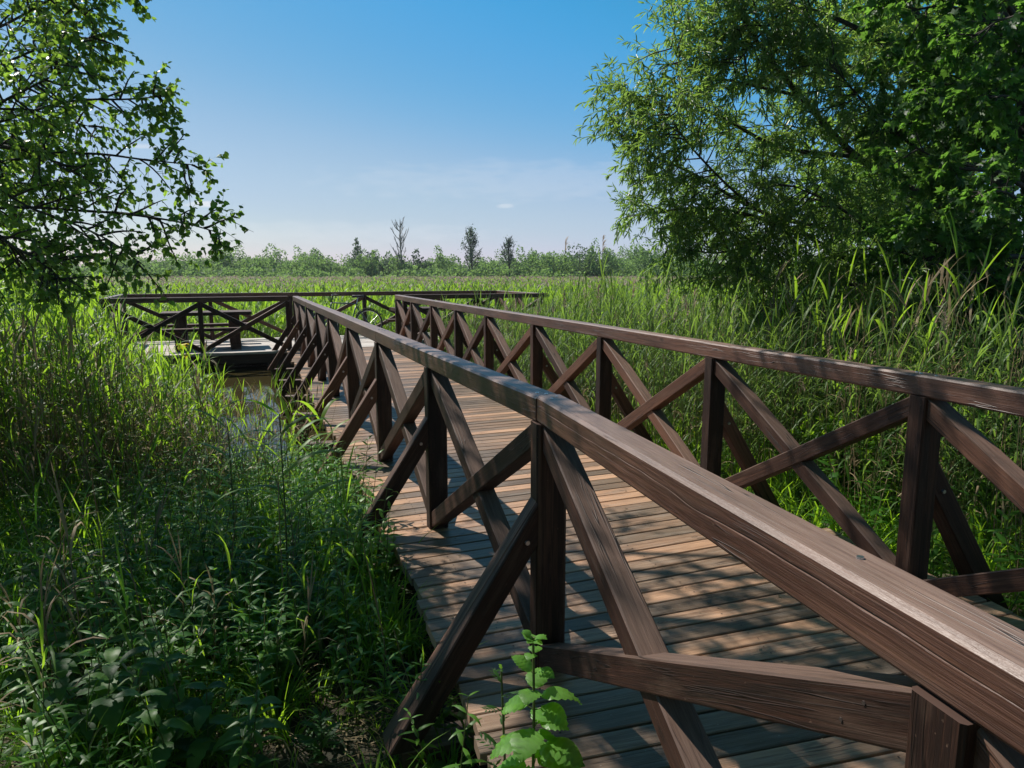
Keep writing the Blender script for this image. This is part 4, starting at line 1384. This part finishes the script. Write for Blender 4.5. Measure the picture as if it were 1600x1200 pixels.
# overhead limbs (above the frame) that dapple the near part of the walk
for pix, h in (([(-4.6, 6.4, 4.3), (-2.9, 6.2, 4.9), (-1.3, 6.1, 5.1), (-.2, 6.0, 5.2)], 3.8),
               ([(-4.6, 5.6, 4.2), (-3.2, 5.3, 4.8), (-2.0, 5.2, 5.0), (-.9, 5.3, 5.1)], 3.5),
               ([(-5.0, 5.4, 3.9), (-4.6, 4.7, 4.3), (-4.1, 4.2, 4.5), (-3.5, 3.8, 4.6)], 3.2),
               ([(-4.4, 6.0, 4.4), (-3.4, 6.5, 5.0), (-2.2, 6.6, 5.4), (-1.0, 6.6, 5.6)], 4.2),
               ([(-4.8, 4.4, 3.6), (-4.9, 3.6, 3.9), (-4.7, 2.8, 4.0), (-4.4, 2.2, 4.0)], 3.4),
               ([(-4.4, 5.8, 4.6), (-3.6, 5.4, 5.4), (-2.6, 5.2, 6.0), (-1.4, 5.2, 6.2)], 4.6),
               ([(-3.2, 5.7, 5.0), (-1.6, 5.7, 5.6), (0.0, 5.7, 5.9), (1.3, 5.9, 6.0)], 4.9),
               ([(-3.4, 5.2, 5.2), (-1.8, 5.1, 5.8), (-.4, 5.1, 6.1), (.9, 5.2, 6.2)], 5.1),
               ([(-4.0, 5.1, 4.7), (-3.2, 5.0, 5.0), (-2.3, 4.95, 5.2), (-1.4, 4.95, 5.3)], 4.3),
               ([(-4.0, 5.3, 5.0), (-3.0, 5.6, 5.5), (-1.9, 5.9, 5.8), (-.8, 6.1, 5.9)], 4.6)):
    path = bez([S(h)] + [np.array(q) for q in pix], 7)
    T.limb(path, .05, .012, 6)
    T.spray(path, .2, 26, .9, 1, .0155, .15, .95)


def keep_left(p):
    # the crown has thin places: over the sunny patch by the deck edge and over the far part of the walk
    S_ = np.array(SDIR); g_ = p - S_ * (p[:, 2] / S_[2])[:, None]
    gap = 1.1 * np.exp(-(((g_[:, 0] + 1.45) / 1.2) ** 4 + ((g_[:, 1] - 4.0) / 1.75) ** 4))
    gap = np.maximum(gap, .75 * np.exp(-(((g_[:, 0] + .75) / .5) ** 4 + ((g_[:, 1] - 2.7) / .6) ** 4)))
    gap = np.maximum(gap, np.exp(-(((g_[:, 0] + .2) / .8) ** 4 + ((g_[:, 1] - 6.2) / 1.2) ** 4)))
    hid = (p[:, 2] - EYE) > .36 * p[:, 1]
    return RNG.uniform(0, 1, len(p)) > np.where(hid, .97, .6) * gap
T.build('alder_tree', 'leafy tree hanging in from the left edge over the reeds', tuple(tb), OV, .042, M['birch'], M['bark'], drop=keep_left)

# willow on the right
T = Tree(); T.sub = [5, 5]; T.shr = [.55, .6]; T.ldroop = -.35
wb = at(1575, 700, 9.4); wb[2] = -.55
trunk = bez([wb, at(1572, 560, 9.4), at(1585, 430, 9.4), at(1560, 250, 9.3), at(1575, 60, 9.2), at(1540, -180, 9.2)], 6)
T.limb(trunk, .17, .07, 10)
def wl(start, pix, r0, cnt, L=.85, step=.020, droop=.3, t0=.1): limb_px(T, at(*start), pix, r0, int(cnt * 1.55), L, 1, step * .85, t0, droop)
wl((1580, 440, 9.4), [(1420, 440, 9.0), (1330, 408, 8.7), (1234, 356, 8.5), (1110, 325, 8.2), (1010, 335, 8.0)], .05, 34)
wl((1580, 400, 9.4), [(1460, 380, 9.1), (1345, 365, 8.9), (1200, 335, 8.6), (1080, 270, 8.3), (975, 225, 8.0)], .045, 36)
wl((1575, 380, 9.4), [(1450, 310, 9.0), (1340, 245, 8.8), (1250, 150, 8.4), (1180, 60, 8.2), (1130, -20, 8.0)], .06, 36)
wl((1250, 150, 8.4), [(1160, 130, 8.2), (1080, 110, 8.0), (1045, 70, 7.9)], .02, 14)
wl((1340, 245, 8.8), [(1220, 230, 8.6), (1120, 180, 8.3), (1040, 150, 8.1), (965, 165, 8.0)], .03, 26)
wl((1234, 356, 8.5), [(1160, 310, 8.0), (1080, 230, 7.7), (1040, 170, 7.5)], .02, 20)
wl((1575, 250, 9.4), [(1450, 130, 9.0), (1350, 50, 8.7), (1230, 10, 8.4), (1110, 40, 8.2)], .05, 30)
wl((1570, 150, 9.3), [(1440, 30, 9.0), (1340, -60, 8.8), (1200, -90, 8.4), (1080, -40, 8.1)], .05, 26)
wl((1234, 356, 8.5), [(1180, 380, 8.3), (1120, 395, 8.1), (1040, 385, 8.0)], .02, 18)
wl((1420, 440, 9.0), [(1320, 445, 8.6), (1220, 440, 8.3), (1130, 415, 8.1)], .03, 22, .6)
wl((1500, 440, 9.2), [(1400, 400, 8.2), (1320, 330, 7.8), (1240, 290, 7.5)], .03, 26)
wl((1540, 330, 9.3), [(1440, 240, 8.2), (1360, 170, 7.8), (1290, 90, 7.6)], .03, 26)
wl((1540, 330, 9.3), [(1460, 330, 10.4), (1360, 260, 10.6), (1250, 200, 10.6), (1150, 200, 10.2)], .03, 26)
wl((1300, -60, 8.8), [(1260, -20, 8.4), (1200, 40, 8.1), (1150, 100, 7.9)], .03, 20)
wl((1575, 420, 9.4), [(1480, 350, 9.8), (1380, 300, 10.2), (1280, 330, 10.4), (1180, 350, 10.2), (1080, 370, 10)], .03, 26)
wl((1420, 440, 9.0), [(1330, 460, 8.4), (1250, 470, 8.0), (1180, 480, 7.8)], .02, 16, .6)
wl((1560, 470, 9.2), [(1480, 480, 8.4), (1400, 480, 7.8), (1330, 500, 7.4)], .02, 18, .6)
wl((1560, 440, 9.2), [(1520, 400, 7.6), (1460, 400, 6.9), (1400, 430, 6.5)], .02, 18, .6)
wl((1575, 300, 9.4), [(1480, 200, 9.8), (1380, 130, 10.2), (1280, 80, 10.4), (1180, 30, 10.2)], .03, 26)
T.build('willow_tree', 'large willow with narrow leaves leaning over the reeds at right', tuple(wb), WI, .098, M['willow'], M['bark'], upbias=.5)

# maple-like tree in front at the right edge
T = Tree(); T.sub = [5, 5]; T.shr = [.55, .6]; T.ldroop = -.3
mb0 = at(1640, 700, 7.2); mb0[2] = -.4
trunk = bez([mb0, at(1625, 500, 7.2), at(1612, 300, 7.2), at(1600, 100, 7.2), at(1590, -150, 7.2)], 6)
T.limb(trunk, .12, .06, 10)
def ml(start, pix, r0=.03, cnt=18, L=.62): limb_px(T, at(*start), pix, r0, cnt, L, 1, .022, .15, .2)
ml((1615, 400, 7.2), [(1560, 400, 6.9), (1490, 390, 6.6), (1420, 360, 6.4)])
ml((1612, 300, 7.2), [(1560, 270, 6.9), (1490, 260, 6.6), (1430, 230, 6.4)])
ml((1605, 200, 7.2), [(1560, 150, 6.9), (1500, 130, 6.7), (1440, 140, 6.5)])
ml((1600, 100, 7.2), [(1550, 40, 6.9), (1480, 10, 6.7), (1410, 20, 6.5)])
ml((1598, 50, 7.2), [(1540, -40, 6.9), (1460, -60, 6.7), (1380, -40, 6.4)])
ml((1618, 450, 7.2), [(1580, 440, 6.8), (1540, 430, 6.5), (1500, 420, 6.3)], .02, 10, .45)
ml((1612, 330, 7.2), [(1600, 320, 6.3), (1570, 300, 5.9), (1520, 300, 5.7)], .02, 12, .5)
ml((1605, 180, 7.2), [(1600, 160, 6.3), (1560, 150, 5.9), (1500, 170, 5.7)], .02, 12, .5)
ml((1600, 90, 7.2), [(1600, 60, 6.3), (1570, 30, 5.9), (1520, 60, 5.7)], .02, 12, .5)
ml((1618, 420, 7.2), [(1560, 420, 7.2), (1470, 410, 7.3), (1390, 390, 7.3)])
ml((1612, 260, 7.2), [(1550, 210, 7.6), (1450, 190, 7.8), (1380, 200, 7.9)])
ml((1602, 130, 7.2), [(1540, 90, 7.6), (1440, 80, 7.8), (1370, 100, 7.9)])
ml((1618, 480, 7.2), [(1580, 480, 6.9), (1530, 490, 6.7), (1460, 480, 6.6)])
for pix in ([(4.6, 7.2, 5.0), (3.2, 7.1, 5.6), (1.6, 7.0, 5.9), (.2, 6.9, 6.0)], [(4.6, 7.6, 5.2), (3.4, 8.0, 5.9), (1.9, 8.3, 6.2), (.6, 8.4, 6.3)],
            [(4.4, 6.8, 4.8), (3.2, 6.2, 5.3), (1.9, 5.9, 5.6), (.8, 5.8, 5.7)], [(4.9, 7.8, 5.0), (4.0, 8.6, 5.6), (3.0, 9.3, 6.0), (2.0, 9.6, 6.2)]):
    path = bez([np.array([5.2, 7.2, 4.3])] + [np.array(q) for q in pix], 7)
    T.limb(path, .05, .012, 6)
    T.spray(path, .15, 18, .75, 1, .030, .15, .95)
T.build('maple_tree', 'dark green tree with lobed leaves at the right edge in front of the willow', tuple(mb0), MA, .070, M['maple'], M['bark'], upbias=.9)


def shrub(name, label, x, y, H, Wd, n, tmpl, size, mat, stems=7, cat='shrub', group=None):
    T = Tree(); T.sub = [4, 4]; T.shr = [.55, .6]; T.ldroop = -.15
    gz = float(ground_h(x, y))
    for k in range(stems):
        a = rs(0, 6.28); r_ = Wd * rs(.2, .6)
        path = bez([np.array([x, y, gz]), np.array([x + math.cos(a) * r_ * .4, y + math.sin(a) * r_ * .4, gz + H * .5]), np.array([x + math.cos(a) * r_, y + math.sin(a) * r_, gz + H * rs(.7, 1)])], 5)
        T.limb(path, .014, .005, 5)
        T.spray(path, .12, n, Wd * .55, 0, .03 * size / .07, .1, 1.0)
    return T.build(name, label, (x, y, gz), tmpl, size, mat, M['bark'], cat, group, upbias=.9)
SG = 'shrubs under the trees on the right'
a = at(1530, 560, 8.2); shrub('shrub', 'dark leafy shrub at the foot of the willow trunk', a[0], a[1], 2.1, 1.3, 16, OV, .075, M['herb'], 9, group=SG)
a = at(1380, 520, 9.6); shrub('shrub', 'leafy shrub between the willow branches and the reeds', a[0], a[1], 1.9, 1.4, 16, OV, .07, M['herb'], 9, group=SG)
a = at(1560, 760, 5.0); shrub('shrub', 'low dark shrub behind the near right railing at the photo edge', a[0], a[1], 1.0, .9, 13, OV, .075, M['maple'], 7, group=SG)
a = at(1330, 720, 5.6); shrub('shrub', 'sunlit low shrub behind the large right cross brace', a[0], a[1], .75, .8, 12, OV, .06, M['grass'], 6, group=SG)
a = at(1240, 460, 11.5); shrub('shrub', 'pale green bush below the left half of the willow', a[0], a[1], 2.0, 1.5, 14, OV, .06, M['herb'], 8, group=SG)

def clump(n, cx, cy, gz, H, Wd, size, shape='round'):
    """leaf cards filling an uneven crown"""
    t = RNG.uniform(0, 1, n)
    lob = RNG.normal(0, 1, (9, 3)) * [Wd * .28, Wd * .25, H * .17] + [0, 0, H * .58]
    if shape == 'cone':
        z = H * (.12 + .88 * RNG.beta(1.1, 1.5, n)); r_ = Wd * .5 * (1.05 - z / H) * RNG.uniform(.2, 1, n) ** .5 * (1 + .35 * np.sin(z * 5))
        a = RNG.uniform(0, 6.28, n); p = np.stack([r_ * np.cos(a), r_ * np.sin(a), z], -1)
    else:
        k = RNG.integers(0, 9, n); rr = RNG.normal(0, 1, (n, 3)); rr /= np.linalg.norm(rr, axis=1)[:, None]
        p = lob[k] + rr * (RNG.uniform(.3, 1, n) ** .4)[:, None] * [Wd * .24, Wd * .24, H * .22]
        p[:, 2] = np.abs(p[:, 2])
    p += [cx, cy, gz]
    d = RNG.normal(0, 1, (n, 3))
    return place_leaves(*OV, p, d, size * RNG.uniform(.6, 1.3, n), np.clip(RNG.uniform(0, .8, n) + rs(0, .2), 0, 1), 0, .4)
a = at(1500, 300, 13.5)
root = empty('dense_tree', (a[0], a[1], -.5), 'dense dark tree behind the willow filling the right edge of the sky', 'tree')
mb = MB(); mb.tube([(a[0], a[1], -.6), (a[0] + .1, a[1], 3), (a[0], a[1], 6.5)], .2, .08, 8); mb.build('trunk', M['bark'], root)
np_build('crown', join([clump(3000, a[0] + dx, a[1] + dy, zz - .5, hh, ww, .15) for dx, dy, zz, hh, ww in ((-1.2, 0, .8, 4.5, 3.4), (1.2, .4, 1.0, 5, 3.6), (-.8, .3, 4, 4.5, 3.4), (1.2, 0, 4.2, 4.5, 3.6), (2.6, 0, 2, 6, 3))]), [M['birch']], root)

parts = []
for i in range(340):
    Y = rs(112, 150); x = RNG.uniform(-.80, .45) * Y
    H = rs(3.2, 5.2) + .6 * math.sin(x * .09) + (Y - 120) * .02
    H *= rs(.8, 1.15) if i % 7 else 1.3
    parts.append(clump(900, x, Y, -.5, H * .95, rs(3.5, 7.5) * (.6 if i % 7 == 0 else 1), .32))
o = np_build('far_wood', join(parts), [M['farleaf']])
tag(o, 'low green belt of bushes and young trees along the horizon', 'wood', kind='stuff')
parts = []
for i in range(90):
    Y = rs(104, 111); x = RNG.uniform(-.78, .4) * Y
    parts.append(clump(160, x, Y, -.6, rs(2.2, 3.4), rs(3, 5), .4))
o = np_build('far_bushes', join(parts), [M['farleaf']])
tag(o, 'low bushes where the pale reed field ends', 'bushes', kind='stuff')
for px, py, Y, W_, shp, mt, lab in ((557, 372, 118, 4.6, 'cone', 'dark_far', 'dark pointed tree standing above the tree line left of the bare tree'),
                               (582, 388, 120, 4, 'round', 'dark_far', 'rounder dark tree right beside the pointed tree'),
                               (645, 390, 116, 3.0, 'round', 'dark_far', 'small dark tree just right of the tall bare tree'),
                               (690, 395, 118, 3, 'round', 'farleaf', 'small round tree between the bare tree and the ivy covered tree'),
                               (372, 388, 125, 3.2, 'round', 'farleaf', 'small upright tree at the left part of the tree line'),
                               (345, 393, 122, 2.6, 'round', 'dark_far', 'small round tree at the far left of the tree line'),
                               (905, 388, 112, 6, 'round', 'dark_far', 'wide dark tree near the right end of the tree line'),
                               (865, 396, 112, 5, 'round', 'farleaf', 'broad green tree left of the wide dark tree')):
    a = at(px, py, Y); H = a[2] + .5
    root = empty('distant_tree', (a[0], a[1], -.5), lab, 'tree', 'trees that stand out of the far tree line')
    mb = MB(); mb.tube([(a[0], a[1], -.5), (a[0] + .05, a[1], -.5 + H * .9)], .14, .03, 6); mb.build('trunk', M['bark'], root)
    np_build('crown', clump(900 if shp == 'cone' else 1100, a[0], a[1], -.5, H, W_, .3, shp), [M[mt]], root)


def bare_tree(px, py, Y, wpx, label, ivy=0, upright=True):
    a = at(px, py, Y); H = a[2] + .5; Wd = wpx / FPX * Y
    base = np.array([a[0], a[1], -.5])
    root = empty('bare_tree', tuple(base), label, 'tree', 'half bare trees standing above the tree line')
    ps, tips = [], []
    main = bez([base, base + [.1, 0, H * .35], base + [-.1, .1, H * .7], base + [0, 0, H]], 5)
    ps.append(stalk(main, .20, .04, 0, .5, 5))
    for k in range(20):
        t = .28 + .68 * k / 20
        i = int(t * (len(main) - 1)); b = main[i]
        an = rs(0, 6.28); r_ = Wd * .5 * rs(.6, 1.05) * (1 - .5 * t); h = H * rs(.16, .3) * (1.15 - t * .6)
        path = bez([b, b + [math.cos(an) * r_ * .55, math.sin(an) * r_ * .55, h * .35], b + [math.cos(an) * r_, math.sin(an) * r_, h]], 4)
        ps.append(stalk(path, .07, .03, 0, .5, 4)); tips.append(path)
        for j in range(9):
            q0 = path[int(rs(2, len(path) - 1))]; an2 = an + rs(-1.2, 1.2)
            q1 = q0 + np.array([math.cos(an2) * r_ * .3, math.sin(an2) * r_ * .3, h * rs(.2, .55)])
            ps.append(stalk([q0, (q0 + q1) / 2 + [0, 0, -.05], q1], .035, .018, 0, .5, 3))
    np_build('trunk', join(ps), [M['graybark'] if not ivy else M['bark']], root)
    if ivy:
        cl = []
        for k in range(ivy):
            pth = tips[int(rs(0, len(tips)))] if k % 2 else main
            c = pth[int(rs(len(pth) * .35, len(pth)))]
            pp = c + RNG.normal(0, 1, (60, 3)) * [.32, .3, .42]
            cl.append(place_leaves(*OV, pp, RNG.normal(0, 1, (60, 3)), .2 * RNG.uniform(.6, 1.3, 60), RNG.uniform(0, 1, 60), 0, .4))
        np_build('crown', join(cl), [M['dark_far']], root)
bare_tree(625, 343, 115, 38, 'tall slender leafless tree rising above the tree line')
bare_tree(736, 360, 115, 42, 'half bare tree with dark ivy clumps on its trunk', 30)
bare_tree(795, 372, 115, 36, 'smaller half bare tree with dark leaf clumps right of the ivy covered one', 16)

# fallen leaves and twigs on the deck
rr = random.Random(4)
lp, ld = [], []
for k in range(170):
    s = rr.uniform(-1.5, 8); c_, n_ = cwalk(s); p_ = c_ + n_ * rr.uniform(-1.2, 1.2)
    lp.append((p_[0], p_[1], .006)); ld.append((rr.uniform(-1, 1), rr.uniform(-1, 1), .05))
pl = place_leaves(*OV, np.array(lp), np.array(ld), RNG.uniform(.008, .022, len(lp)), RNG.uniform(0, 1, len(lp)), 0, 4.0)
o = np_build('leaf_litter', pl, [M['straw']]); tag(o, 'tiny dry leaves and crumbs lying on the planks', 'litter', kind='stuff')

parts = []  # crowns out of view, added to darken timber faces turned to the camera
for k in range(12):
    x_ = -13 + k * 2.3 + rs(-.4, .4); y_ = rs(-6.5, -4.2) - (1.5 if abs(x_) < 2 else 0)
    parts.append(clump(1300, x_, y_, -.4, rs(7, 9.5), rs(4, 5), .30))
o = np_build('shading_trees', join(parts), [M['maple']])
tag(o, 'unseen trees added behind the camera to shade the near timber', 'wood', kind='stuff')

# ------------------------------------------------------------------ air
bm_ = MB()
bm_.add([(-170, -14, -3), (170, -14, -3), (170, 168, -3), (-170, 168, -3), (-170, -14, 13), (170, -14, 13), (170, 168, 13), (-170, 168, 13)],
        [(0, 3, 2, 1), (4, 5, 6, 7), (0, 1, 5, 4), (1, 2, 6, 5), (2, 3, 7, 6), (3, 0, 4, 7)])
hm = bpy.data.materials.new('air_haze'); hm.use_nodes = True
hn = hm.node_tree; hn.nodes.remove(hn.nodes['Principled BSDF'])
pv = hn.nodes.new('ShaderNodeVolumePrincipled')
pv.inputs['Color'].default_value = (.86, .93, 1.0, 1); pv.inputs['Density'].default_value = .00035; pv.inputs['Anisotropy'].default_value = .3
hn.links.new(pv.outputs[0], hn.nodes['Material Output'].inputs['Volume'])
hz = bm_.build('haze', hm); hz['kind'] = 'stuff'; hz['label'] = 'thin summer haze over the far marsh'; hz['category'] = 'haze'
